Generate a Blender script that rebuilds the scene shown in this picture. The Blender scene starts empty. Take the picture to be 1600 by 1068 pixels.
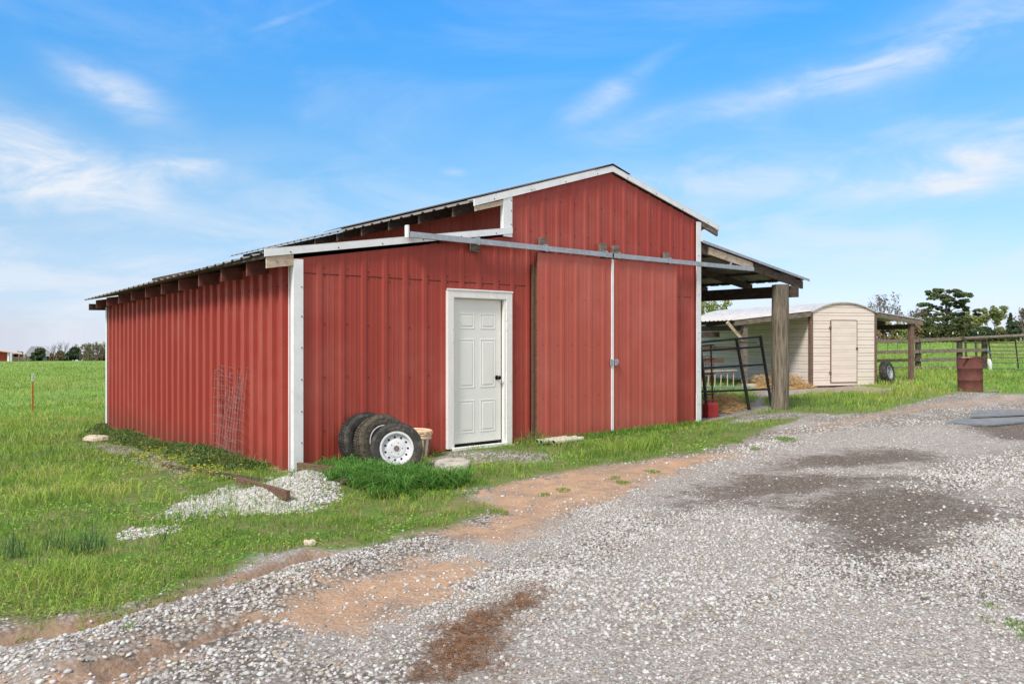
import bpy, math, random
import numpy as np
from mathutils import Vector, Matrix
R = math.radians
random.seed(7); rng = np.random.default_rng(11)
sc = bpy.context.scene
COL = sc.collection

# ------------------------------------------------------------------ camera
FPX, HZ, Z0 = 1220.0, 531.0, 1.47
cam = bpy.data.cameras.new('camera'); camo = bpy.data.objects.new('camera', cam); COL.objects.link(camo)
camo.location = (0, 0, Z0); camo.rotation_euler = (R(90), 0, 0)
cam.sensor_width = 36; cam.lens = 36 * FPX / 1600; cam.shift_y = -(534 - HZ) / 1600
cam.clip_start = 0.05; cam.clip_end = 4000
sc.camera = camo

# ------------------------------------------------------------------ terrain
CP = np.array([
 (0,0,-.05),(0,-40,0),(-4,4.5,-.10),(-6,8,-.17),(-2.57,9.29,-.10),(-.5,11,-.04),(3.39,14.27,-.03),(5.5,16,.03),
 (-8.4,16.25,-.42),(-15.1,24.6,-.97),(-9,11.5,-.33),(-5.5,12.8,-.27),(-50,95,-1.0),(-66,92,-1.05),(-38,62,-1.12),(-25,40,-1.15),(-20,100,-.9),
 (-110,150,-5),(-70,150,-5),(-160,170,-9),(-200,100,-5),(8.8,23,.10),(11,23.7,.13),(11.9,20.2,.14),(8.8,14.4,.06),(18.2,31,.30),(13,31,.28),
 (35,60,.72),(60,100,1.15),(45,100,1.15),(75,100,1.2),(8,60,.2),(5,30,.05),(6,5,0),(12,10,.05),(20,16,.12),(2,3,-.05),(60,10,.3),(-60,10,-1.2),
 (90,160,1.3),(50,160,1.3),(0,160,-1),(0,-200,0),(150,-50,0),(-150,-50,-1)], float)
def _k(r2): return np.where(r2 > 1e-9, r2 * np.log(np.maximum(r2, 1e-9)), 0)
def _fit():
    n = len(CP); d = ((CP[:, None, :2] - CP[None, :, :2]) ** 2).sum(2)
    M = np.zeros((n + 3, n + 3)); M[:n, :n] = _k(d) + np.eye(n) * .5
    M[:n, n] = 1; M[:n, n+1:] = CP[:, :2]; M[n, :n] = 1; M[n+1:, :n] = CP[:, :2].T
    b = np.zeros(n + 3); b[:n] = CP[:, 2]
    return np.linalg.solve(M, b)
TW = _fit()
def base_z(x, y):
    x = np.asarray(x, float); y = np.asarray(y, float)
    rr = np.hypot(x, y); s = np.where(rr > 260, 260 / np.maximum(rr, 1), 1); x = x * s; y = y * s
    z = TW[-3] + TW[-2] * x + TW[-1] * y
    for i in range(len(CP)): z = z + TW[i] * _k((x - CP[i, 0]) ** 2 + (y - CP[i, 1]) ** 2)
    return z
def vnoise(x, y, s, seed=0):       # smooth value noise 0..1
    x = np.asarray(x) / s + 57.3 * seed; y = np.asarray(y) / s + 31.7 * seed
    xi = np.floor(x); yi = np.floor(y); fx = x - xi; fy = y - yi
    def h(a, b):
        v = np.sin(a * 127.1 + b * 311.7 + seed * 74.7) * 43758.5453
        return v - np.floor(v)
    fx = fx * fx * (3 - 2 * fx); fy = fy * fy * (3 - 2 * fy)
    return (h(xi, yi) * (1 - fx) + h(xi + 1, yi) * fx) * (1 - fy) + (h(xi, yi + 1) * (1 - fx) + h(xi + 1, yi + 1) * fx) * fy
def gp(px, py):                    # ground point seen at a photo position
    z = 0.
    for _ in range(30):
        Y = (Z0 - z) * FPX / (py - HZ); X = (px - 800) / FPX * Y
        z = .5 * z + .5 * float(base_z(X, Y))
    return X, Y
def sdf(x, y, poly):               # + inside
    P = np.array(poly, float); d = np.full(x.shape, 1e9); ins = np.zeros(x.shape, bool)
    for i in range(len(P)):
        a = P[i]; b = P[(i + 1) % len(P)]; e = b - a
        t = np.clip(((x - a[0]) * e[0] + (y - a[1]) * e[1]) / max((e ** 2).sum(), 1e-12), 0, 1)
        d = np.minimum(d, (x - a[0] - t * e[0]) ** 2 + (y - a[1] - t * e[1]) ** 2)
        c = ((a[1] > y) != (b[1] > y)) & (x < (b[0] - a[0]) * (y - a[1]) / ((b[1] - a[1]) or 1e-12) + a[0])
        ins ^= c
    return np.where(ins, 1, -1) * np.sqrt(d)
def PP(l): return [gp(*p) for p in l]
G_EDGE = PP([(-250,1010),(0,972),(62,974),(94,956),(172,958),(219,941),(269,934),(312,914),(359,893),(422,866),(475,855),(530,858),(576,855),(614,838),
 (665,828),(707,820),(740,808),(789,799),(760,790),(741,779),(722,764),(769,758),(810,748),(845,742),(907,733),(948,724),(1000,719),(1039,713),(1105,703),(1158,687),
 (1206,668),(1263,650),(1372,645),(1438,627),(1500,613),(1560,616),(1640,612)])
GRASS = G_EDGE + [(60, 24), (400, 40), (900, 900), (-900, 900), (-900, -80), (-30, -20)]
BARE = [PP(l) for l in [
 [(195,832),(250,808),(300,778),(390,757),(440,748),(515,765),(530,785),(480,798),(410,806),(330,812),(250,832),(210,842)],      # gravel spill
 [(440,752),(470,742),(505,748),(530,765),(515,785),(470,790),(440,775)],
 [(130,690),(170,688),(215,700),(250,712),(310,738),(280,742),(200,712),(150,700)],
 [(660,720),(700,705),(745,703),(800,702),(870,706),(860,720),(740,722),(700,740),(665,732)],
 [(1100,628),(1210,642),(1165,600),(1235,590),(1290,598),(1400,606),(1390,613),(1270,612),(1190,620),(1150,642),(1105,642)],
 [(1130,662),(1200,655),(1260,652),(1300,646),(1225,645),(1160,650)]]]
SPILL = BARE[0]
SAND = [PP(l) for l in [
 [(700,822),(790,800),(735,775),(765,758),(900,735),(990,722),(1110,708),(1150,706),(1030,742),(975,775),(890,800),(800,845),(700,845),(660,832)],
 [(425,935),(520,905),(640,878),(738,884),(712,925),(625,960),(500,985),(425,965)],[(0,1085),(150,1040),(300,985),(330,990),(200,1060),(120,1090)],
 [(1230,676),(1340,655),(1480,625),(1600,619),(1640,628),(1500,634),(1400,647),(1290,668)],
 [(1170,612),(1200,600),(1280,600),(1400,604),(1390,609),(1290,610)]]]
RUT = [PP(l) for l in [
 [(120,1050),(290,990),(400,955),(430,962),(300,1015),(160,1075)],
 [(400,892),(480,858),(560,862),(460,885),(420,915),(330,935),(150,985),(0,1010),(-100,1020),(0,985),(220,945)]]]
DARK = [PP(l) for l in [
 [(1215,785),(1290,765),(1400,758),(1480,770),(1565,800),(1500,822),(1440,850),(1380,895),(1345,880),(1300,830),(1240,810)],
 [(1240,712),(1380,700),(1455,706),(1450,724),(1330,730),(1180,735)],
 [(1040,790),(1150,740),(1260,735),(1420,745),(1240,775),(1120,785),(1060,800)],
 [(1500,660),(1700,650),(1700,690),(1560,688)]]]
RIDGE = [PP([(-60,1068),(0,1035),(110,1000),(230,955),(360,915),(470,885),(600,850),(720,838),(700,862),(560,895),(430,935),(300,975),(170,1030),(60,1080)])]
FINE = [PP(l) for l in [
 [(930,800),(1000,748),(1150,716),(1300,674),(1640,652),(1640,690),(1450,732),(1260,792),(1150,800),(1050,812)],
 [(780,1085),(960,1010),(1150,955),(1300,925),(1640,950),(1640,1090)],
 [(420,1000),(520,955),(700,930),(830,905),(850,930),(700,985),(560,1030)], [(700,850),(800,815),(930,800),(900,850),(800,880),(720,885)]]]
STRAW = [PP([(640,1055),(670,1000),(720,960),(780,935),(850,912),(835,945),(800,975),(785,1015),(720,1062)])]
PILE_C = gp(468, 772)
A = np.array((-2.573, 9.287)); U = np.array((.7674, .6412)); V = np.array((-.6412, .7674))
def uv(x, y):
    dx = x - A[0]; dy = y - A[1]; return dx * U[0] + dy * U[1], dx * V[0] + dy * V[1]
def streaks(x, y):       # wheel tracks worn along the drive
    a = x * .62 + y * .78; c = x * .78 - y * .62 + .35 * np.sin(a * .35)
    return .65 * vnoise(c, a / 9, .55, 70) + .35 * vnoise(c, a / 3, .3, 71)
def mx(x, y, polys):
    d = np.full(np.shape(x), -9.)
    for p in polys: d = np.maximum(d, sdf(x, y, p))
    return d
def masks(x, y):
    x = np.asarray(x, float); y = np.asarray(y, float)
    g = sdf(x, y, GRASS); near = (np.hypot(x, y) < 70)
    bare = np.full(x.shape, -9.); bare[near] = np.maximum(mx(x[near], y[near], BARE[1:]), sdf(x[near], y[near], BARE[0]) - .7 * np.clip((vnoise(x[near], y[near], .45, 66) - .48) * 8, 0, 1) - .03)
    g = np.minimum(g, -bare)
    u, v = uv(x, y); inb = np.minimum(np.minimum(u + .1, 11 - u), np.minimum(v + .02, 9 - v))
    g = np.minimum(g, -inb + .02)
    out = dict(grass=g)
    for n, P in (('sand', SAND), ('rut', RUT), ('dark', DARK), ('fine', FINE), ('ridge', RIDGE), ('straw', STRAW), ('spill', BARE[1:2])):
        o = np.full(x.shape, -9.); o[near] = mx(x[near], y[near], P); out[n] = o
    out['track'] = streaks(x, y)
    return out
def ground_z(x, y, m=None):
    x = np.asarray(x, float); y = np.asarray(y, float)
    if m is None: m = masks(x, y)
    z = base_z(x, y)
    nr = np.clip((40 - np.hypot(x, y)) / 20, 0, 1)
    z = z + nr * (.05 * (vnoise(x, y, 1.7, 1) - .5) + .03 * (vnoise(x, y, .55, 2) - .5) + .012 * (vnoise(x, y, .17, 3) - .5))
    z = z - .07 * np.clip(m['rut'] / .12, 0, 1) + .05 * np.clip(m['ridge'] / .16 + .2, 0, 1)
    z = z - .02 * np.clip(m['sand'] / .3, 0, 1) - .02 * np.clip(m['dark'] / .5, 0, 1)
    z = z + .17 * np.exp(-(((x - PILE_C[0]) / .5) ** 2 + ((y - PILE_C[1]) / .33) ** 2)) + .04 * np.clip(m['spill'] / .25, 0, 1)
    far = np.clip((np.hypot(x, y) - 30) / 60, 0, 1)
    z = z - np.clip((-x / np.maximum(np.hypot(x, y), 1) + .1) * 4, 0, 1) * (y > 0) * .024 * np.clip(np.hypot(x, y) - 112, 0, 1e9)
    return z + far * .5 * (vnoise(x, y, 22, 5) - .5)
def gz(x, y): return float(ground_z(np.array([x]), np.array([y]))[0])

# ------------------------------------------------------------------ materials
def mat(name):
    m = bpy.data.materials.new(name); m.use_nodes = True
    nt = m.node_tree; b = nt.nodes['Principled BSDF']; return m, nt, b
def N(nt, t, **k):
    n = nt.nodes.new(t)
    for a, v in k.items():
        if a in n.inputs: n.inputs[a].default_value = v
        else: setattr(n, a, v)
    return n
def math_(nt, op, a, b=None, c=None, clamp=False):
    n = nt.nodes.new('ShaderNodeMath'); n.operation = op; n.use_clamp = clamp
    for i, x in enumerate((a, b, c)):
        if x is None: continue
        if isinstance(x, (int, float)): n.inputs[i].default_value = x
        else: nt.links.new(x, n.inputs[i])
    return n.outputs[0]
def mixc(nt, f, a, b, mode='MIX'):
    n = nt.nodes.new('ShaderNodeMix'); n.data_type = 'RGBA'; n.blend_type = mode
    for s, x in ((0, f), (6, a), (7, b)):
        if isinstance(x, (int, float)): n.inputs[s].default_value = x
        elif isinstance(x, tuple): n.inputs[s].default_value = (*x, 1)
        else: nt.links.new(x, n.inputs[s])
    return n.outputs[2]
def noise(nt, scale, detail=4, rough=.6, vec=None, stretch=None, coord='Object'):
    if vec is None:
        tc = nt.nodes.new('ShaderNodeTexCoord'); vec = tc.outputs[coord]
    if stretch:
        mp = nt.nodes.new('ShaderNodeMapping'); mp.inputs['Scale'].default_value = stretch; nt.links.new(vec, mp.inputs[0]); vec = mp.outputs[0]
    n = N(nt, 'ShaderNodeTexNoise', Scale=scale, Detail=detail, Roughness=rough); nt.links.new(vec, n.inputs['Vector'])
    return n.outputs['Fac']
def ramp(nt, f, pts):
    n = nt.nodes.new('ShaderNodeValToRGB'); e = n.color_ramp.elements
    while len(e) < len(pts): e.new(.5)
    for i, (p, c) in enumerate(pts):
        e[i].position = p; e[i].color = (*c, 1) if isinstance(c, tuple) else (c, c, c, 1)
    nt.links.new(f, n.inputs[0]); return n.outputs[0]
def sstep(nt, x, a, b):
    n = nt.nodes.new('ShaderNodeMapRange'); n.interpolation_type = 'SMOOTHSTEP'
    n.inputs[1].default_value = a; n.inputs[2].default_value = b; nt.links.new(x, n.inputs[0]); return n.outputs[0]
def bump(nt, b, h, s, d):
    n = nt.nodes.new('ShaderNodeBump'); n.inputs['Strength'].default_value = s; n.inputs['Distance'].default_value = d
    nt.links.new(h, n.inputs['Height']); nt.links.new(n.outputs[0], b.inputs['Normal'])
def simple(name, c1, c2, scale=6, rough=.7, metal=0, stretch=None, bmp=0, dirt=None, lo=.35, hi=.65, spec=.4):
    m, nt, b = mat(name)
    f = ramp(nt, noise(nt, scale, 6, .65, stretch=stretch), [(lo, c1), (hi, c2)])
    if dirt:
        f = mixc(nt, sstep(nt, noise(nt, dirt[1], 5, .7), *((.5, .68) if len(dirt) < 3 else (.58, .78))), f, dirt[0])
    nt.links.new(f, b.inputs['Base Color']); b.inputs['Roughness'].default_value = rough; b.inputs['Metallic'].default_value = metal
    b.inputs['Specular IOR Level'].default_value = spec
    if bmp: bump(nt, b, noise(nt, scale * 2, 5, .7, stretch=stretch), .6, bmp)
    return m
def red_paint(name, c, c2, fade, spots=.0):
    m, nt, b = mat(name)
    col = ramp(nt, noise(nt, 1.0, 6, .7, stretch=(9, 9, .35)), [(.32, c), (.7, c2)])
    col = mixc(nt, math_(nt, 'MULTIPLY', sstep(nt, noise(nt, .8, 4, .6), .42, .75), fade), col, (.50, .17, .13))
    col = mixc(nt, math_(nt, 'MULTIPLY', sstep(nt, noise(nt, 1, 3, .6, stretch=(38, 38, .5)), .52, .75), .18), col, (.50, .14, .11))
    col = mixc(nt, math_(nt, 'MULTIPLY', sstep(nt, noise(nt, 1, 5, .7, stretch=(22, 22, 1.1)), .6, .8), .28), col, (.20, .03, .025))
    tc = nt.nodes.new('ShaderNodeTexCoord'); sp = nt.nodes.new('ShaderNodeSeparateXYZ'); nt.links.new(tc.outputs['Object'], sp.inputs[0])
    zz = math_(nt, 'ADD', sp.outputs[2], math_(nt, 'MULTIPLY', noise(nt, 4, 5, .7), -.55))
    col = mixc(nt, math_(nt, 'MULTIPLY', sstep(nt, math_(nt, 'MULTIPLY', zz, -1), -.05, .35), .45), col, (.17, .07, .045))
    vo = N(nt, 'ShaderNodeTexVoronoi', Scale=7.0); nt.links.new(tc.outputs['Object'], vo.inputs['Vector'])
    sp2 = math_(nt, 'LESS_THAN', vo.outputs['Distance'], .055 + spots)
    rr = nt.nodes.new('ShaderNodeSeparateColor'); nt.links.new(vo.outputs['Color'], rr.inputs[0])
    sp2 = math_(nt, 'MULTIPLY', sp2, math_(nt, 'GREATER_THAN', rr.outputs[0], .72))
    col = mixc(nt, math_(nt, 'MULTIPLY', sp2, .6), col, (.12, .02, .02))
    nt.links.new(col, b.inputs['Base Color']); b.inputs['Roughness'].default_value = .55; b.inputs['Specular IOR Level'].default_value = .3
    bump(nt, b, noise(nt, 1, 4, .5, stretch=(3, 3, .8)), .35, .01)
    return m
M = {}
M['red'] = red_paint('barn red metal', (.305, .045, .031), (.345, .054, .038), .32)
M['red_side'] = red_paint('barn red side metal', (.32, .048, .034), (.375, .066, .049), .3)
M['red_door'] = red_paint('faded red door metal', (.41, .082, .057), (.455, .10, .072), .5)
M['white'] = simple('white trim', (.70, .72, .74), (.80, .81, .82), 5, .5, bmp=.001, dirt=((.5, .46, .42), 9, 1), spec=.4)
M['whitewood'] = simple('chipped white wood', (.72, .70, .68), (.80, .79, .77), 9, .6, stretch=(1, 1, .2), bmp=.003, dirt=((.33, .20, .15), 22, 1))
M['doorwhite'] = simple('door white', (.74, .74, .71), (.78, .78, .75), 3, .45, dirt=((.66, .64, .58), 3, 1))
M['galv'] = simple('galvanised steel', (.30, .33, .375), (.42, .45, .49), 14, .42, .25, bmp=.001, dirt=((.33, .33, .34), 6))
M['roofmetal'] = simple('roof metal', (.17, .165, .16), (.27, .265, .26), 4, .5, .3, dirt=((.28, .24, .2), 5))
M['rooflight'] = simple('pale shed roof metal', (.46, .45, .45), (.58, .57, .57), 4, .45, .1, dirt=((.42, .33, .26), 5))
M['wood'] = simple('dark weathered wood', (.035, .025, .02), (.11, .08, .06), 5, .85, stretch=(1.5, 1.5, 6), bmp=.004)
M['greywood'] = simple('grey weathered wood', (.085, .068, .055), (.22, .18, .15), 7, .85, stretch=(1, 1, 3), bmp=.004)
M['rawwood'] = simple('raw pale wood', (.42, .33, .24), (.56, .46, .36), 6, .75, stretch=(1.2, 1.2, 7), bmp=.003, dirt=((.30, .2, .13), 11))
M['redwood'] = simple('red stained rafter', (.10, .032, .026), (.19, .07, .055), 6, .8, bmp=.003)
M['brownwood'] = simple('brown board', (.085, .045, .03), (.18, .105, .07), 7, .85, stretch=(3, 3, 10), bmp=.004)
M['pole'] = simple('round pole wood', (.07, .06, .048), (.25, .21, .155), 4, .9, stretch=(6, 6, .6), bmp=.014, dirt=((.30, .18, .09), 2.2, 1))
M['rubber'] = simple('tyre rubber', (.022, .022, .023), (.05, .048, .045), 9, .75, bmp=.002, dirt=((.11, .095, .075), 6), spec=.3)
M['mudrubber'] = simple('muddy tyre rubber', (.04, .036, .03), (.13, .11, .08), 24, .9, bmp=.004, spec=.2)
M['rimwhite'] = simple('white rim paint', (.50, .51, .55), (.62, .62, .66), 8, .4, dirt=((.36, .30, .24), 9, 1))
M['black'] = simple('black metal', (.012, .012, .013), (.03, .028, .026), 20, .5, .3)
M['hole'] = simple('dark opening', (.01, .01, .01), (.015, .015, .015), 9, .9)
M['knob'] = simple('black knob', (.012, .012, .012), (.02, .02, .02), 9, .3, .6)
M['cream'] = simple('cream siding', (.68, .585, .53), (.73, .65, .60), 2, .5, stretch=(1, 1, 4), dirt=((.60, .50, .43), 3, 1))
M['browntrim'] = simple('brown trim', (.13, .075, .06), (.19, .12, .095), 8, .6)
M['rust'] = simple('rusty drum steel', (.085, .03, .025), (.15, .05, .038), 5, .8, 0, bmp=.004, dirt=((.24, .07, .03), 4, 1))
M['rustpost'] = simple('orange painted steel', (.60, .19, .04), (.70, .26, .06), 12, .6)
M['gascan'] = simple('red plastic', (.30, .018, .022), (.38, .035, .035), 6, .4)
M['bucket'] = simple('stained white plastic', (.62, .44, .28), (.72, .62, .50), 8, .5, dirt=((.62, .27, .08), 9))
M['bucketlid'] = simple('orange stained lid', (.70, .40, .22), (.80, .62, .44), 9, .5, dirt=((.2, .12, .07), 16))
M['concrete'] = simple('concrete', (.36, .33, .28), (.5, .47, .42), 10, .9, bmp=.005, dirt=((.17, .18, .19), 5))
M['rockm'] = simple('tan rock', (.42, .34, .26), (.58, .49, .40), 8, .9, bmp=.01)
M['pvc'] = simple('peeling white pipe', (.42, .38, .28), (.66, .62, .52), 14, .7, bmp=.004, dirt=((.2, .12, .09), 20))
M['mat'] = simple('grey rubber mat', (.12, .13, .145), (.19, .20, .215), 5, .8, bmp=.004, dirt=((.25, .23, .21), 7))
M['wire'] = simple('wire', (.20, .12, .11), (.36, .26, .25), 12, .5, .5)
M['strawm'] = simple('straw', (.42, .26, .11), (.62, .42, .20), 15, .9)
M['needles'] = simple('pine needles', (.15, .075, .04), (.30, .16, .09), 15, .9)
M['greenpaint'] = simple('green painted board', (.10, .2, .13), (.16, .28, .19), 8, .7)
M['yellow'] = simple('yellow petal', (.75, .55, .02), (.85, .68, .04), 8, .6)
M['barnroof'] = simple('pinkish roof', (.58, .40, .36), (.68, .52, .48), 3, .6)
M['shingle'] = simple('grey shingle', (.17, .165, .18), (.24, .235, .25), 3, .9)
M['bark'] = simple('bark', (.09, .07, .055), (.20, .165, .14), 2, .9)
M['whiteplastic'] = simple('white plastic', (.6, .6, .6), (.72, .72, .72), 4, .5)
M['bluem'] = simple('blue plastic', (.08, .12, .25), (.12, .18, .33), 4, .5)

def attr_mat(name, rough=.7, trans=0., spec=.3, var=0.):
    m, nt, b = mat(name)
    a = nt.nodes.new('ShaderNodeAttribute'); a.attribute_name = 'Col'; c = a.outputs['Color']
    if var: c = mixc(nt, var, c, ramp(nt, noise(nt, 60, 4, .7), [(.3, .25), (.7, 1.)]), 'MULTIPLY')
    nt.links.new(c, b.inputs['Base Color']); b.inputs['Roughness'].default_value = rough; b.inputs['Specular IOR Level'].default_value = spec
    if trans:
        out = nt.nodes['Material Output']; t = nt.nodes.new('ShaderNodeBsdfTranslucent'); nt.links.new(c, t.inputs[0])
        mixs = nt.nodes.new('ShaderNodeMixShader'); mixs.inputs[0].default_value = trans
        nt.links.new(b.outputs[0], mixs.inputs[1]); nt.links.new(t.outputs[0], mixs.inputs[2]); nt.links.new(mixs.outputs[0], out.inputs[0])
    return m
M['blade'] = attr_mat('grass blades', .6, .35)
M['leafc'] = attr_mat('leaves', .6, .25)
M['stone'] = attr_mat('stones', .85, 0, .2, .35)

def ground_mat():
    m, nt, b = mat('ground surface')
    def at(n):
        a = nt.nodes.new('ShaderNodeAttribute'); a.attribute_name = n; return a.outputs['Fac']
    n1 = noise(nt, 1.3, 8, .7); n2 = noise(nt, 6, 6, .7); n3 = noise(nt, 40, 5, .75); nb = noise(nt, .25, 4, .6)
    def edge(n, amp, soft):
        x = math_(nt, 'ADD', at(n), math_(nt, 'MULTIPLY', math_(nt, 'SUBTRACT', n2, .5), amp))
        x = math_(nt, 'ADD', x, math_(nt, 'MULTIPLY', math_(nt, 'SUBTRACT', n1, .5), amp * .9))
        x = math_(nt, 'ADD', x, math_(nt, 'MULTIPLY', math_(nt, 'SUBTRACT', n3, .5), amp * .6))
        return sstep(nt, x, -soft, soft)
    tc = nt.nodes.new('ShaderNodeTexCoord')
    vo = N(nt, 'ShaderNodeTexVoronoi', Scale=34.0); nt.links.new(tc.outputs['Object'], vo.inputs['Vector'])
    vs = N(nt, 'ShaderNodeTexVoronoi', Scale=85.0); nt.links.new(tc.outputs['Object'], vs.inputs['Vector'])
    se = nt.nodes.new('ShaderNodeSeparateColor'); nt.links.new(vo.outputs['Color'], se.inputs[0])
    s2 = nt.nodes.new('ShaderNodeSeparateColor'); nt.links.new(vs.outputs['Color'], s2.inputs[0])
    grav = ramp(nt, se.outputs[0], [(0, (.22, .19, .168)), (.35, (.33, .30, .275)), (.7, (.41, .385, .36)), (1, (.52, .495, .47))])
    fine = ramp(nt, s2.outputs[1], [(0, (.20, .175, .16)), (.6, (.35, .32, .30)), (1, (.48, .455, .435))])
    grav = mixc(nt, sstep(nt, vo.outputs['Distance'], .35, .65), grav, (.13, .11, .095))
    grav = mixc(nt, math_(nt, 'MAXIMUM', math_(nt, 'MAXIMUM', sstep(nt, n1, .5, .66), sstep(nt, at('track'), .5, .7)), edge('fine', 1.2, .3)), grav, fine)
    soil = ramp(nt, n2, [(.3, (.21, .135, .095)), (.7, (.36, .25, .18))])
    grav = mixc(nt, math_(nt, 'MULTIPLY', sstep(nt, n2, .5, .75), .4), grav, soil)
    dark = ramp(nt, s2.outputs[0], [(0, (.085, .066, .054)), (.75, (.165, .133, .112)), (.93, (.22, .195, .175)), (1, (.42, .39, .36))])
    sand = ramp(nt, n2, [(.3, (.38, .235, .155)), (.7, (.50, .335, .225))])
    sand = mixc(nt, math_(nt, 'MULTIPLY', sstep(nt, noise(nt, 2.2, 9, .85), .46, .6), .8), sand, (.27, .205, .165))
    rut = ramp(nt, n2, [(.3, (.19, .125, .09)), (.7, (.37, .255, .185))])
    gr = ramp(nt, n3, [(.3, (.045, .10, .018)), (.5, (.09, .18, .03)), (.7, (.16, .26, .05))])
    gr = mixc(nt, math_(nt, 'MULTIPLY', sstep(nt, n1, .45, .7), .5), gr, (.17, .22, .06))
    gr = mixc(nt, math_(nt, 'MULTIPLY', sstep(nt, n2, .42, .6), .6), gr, (.24, .165, .105))
    gfar = ramp(nt, noise(nt, .35, 9, .75, stretch=(.6, 1.6, 1)), [(.3, (.10, .19, .035)), (.5, (.19, .30, .06)), (.7, (.27, .35, .10))])
    gfar = mixc(nt, sstep(nt, noise(nt, .9, 9, .8), .62, .72), gfar, (.30, .30, .13))
    gfar = mixc(nt, math_(nt, 'MULTIPLY', sstep(nt, n2, .35, .7), .35), gfar, (.07, .14, .025))
    gr = mixc(nt, sstep(nt, at('dist'), 12, 34), gr, gfar)
    gr = mixc(nt, math_(nt, 'MULTIPLY', sstep(nt, noise(nt, 1.8, 6, .7), .6, .7), .6), gr, soil)
    col = mixc(nt, edge('dark', 1.6, .35), grav, dark)
    far_f = sstep(nt, at('dist'), 12, 20)
    sf = math_(nt, 'MULTIPLY', edge('sand', 1.1, .16), math_(nt, 'SUBTRACT', 1, math_(nt, 'MULTIPLY', far_f, math_(nt, 'ADD', .35, math_(nt, 'MULTIPLY', sstep(nt, n1, .4, .6), .5)))))
    col = mixc(nt, sf, col, sand)
    col = mixc(nt, edge('rut', .35, .06), col, rut)
    col = mixc(nt, math_(nt, 'MULTIPLY', edge('straw', 1.2, .3), .4), col, (.17, .115, .08))
    col = mixc(nt, edge('grass', .35, .10), col, gr)
    col = mixc(nt, edge('spill', .3, .05), col, mixc(nt, .5, grav, (.55, .53, .52)))
    nt.links.new(col, b.inputs['Base Color']); b.inputs['Roughness'].default_value = .95; b.inputs['Specular IOR Level'].default_value = .15
    h = math_(nt, 'ADD', math_(nt, 'MULTIPLY', math_(nt, 'SUBTRACT', 1, vo.outputs['Distance']), .5), math_(nt, 'MULTIPLY', n3, .8))
    h = math_(nt, 'ADD', h, math_(nt, 'MULTIPLY', n2, 1.0))
    bump(nt, b, h, .9, .02)
    return m

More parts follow.
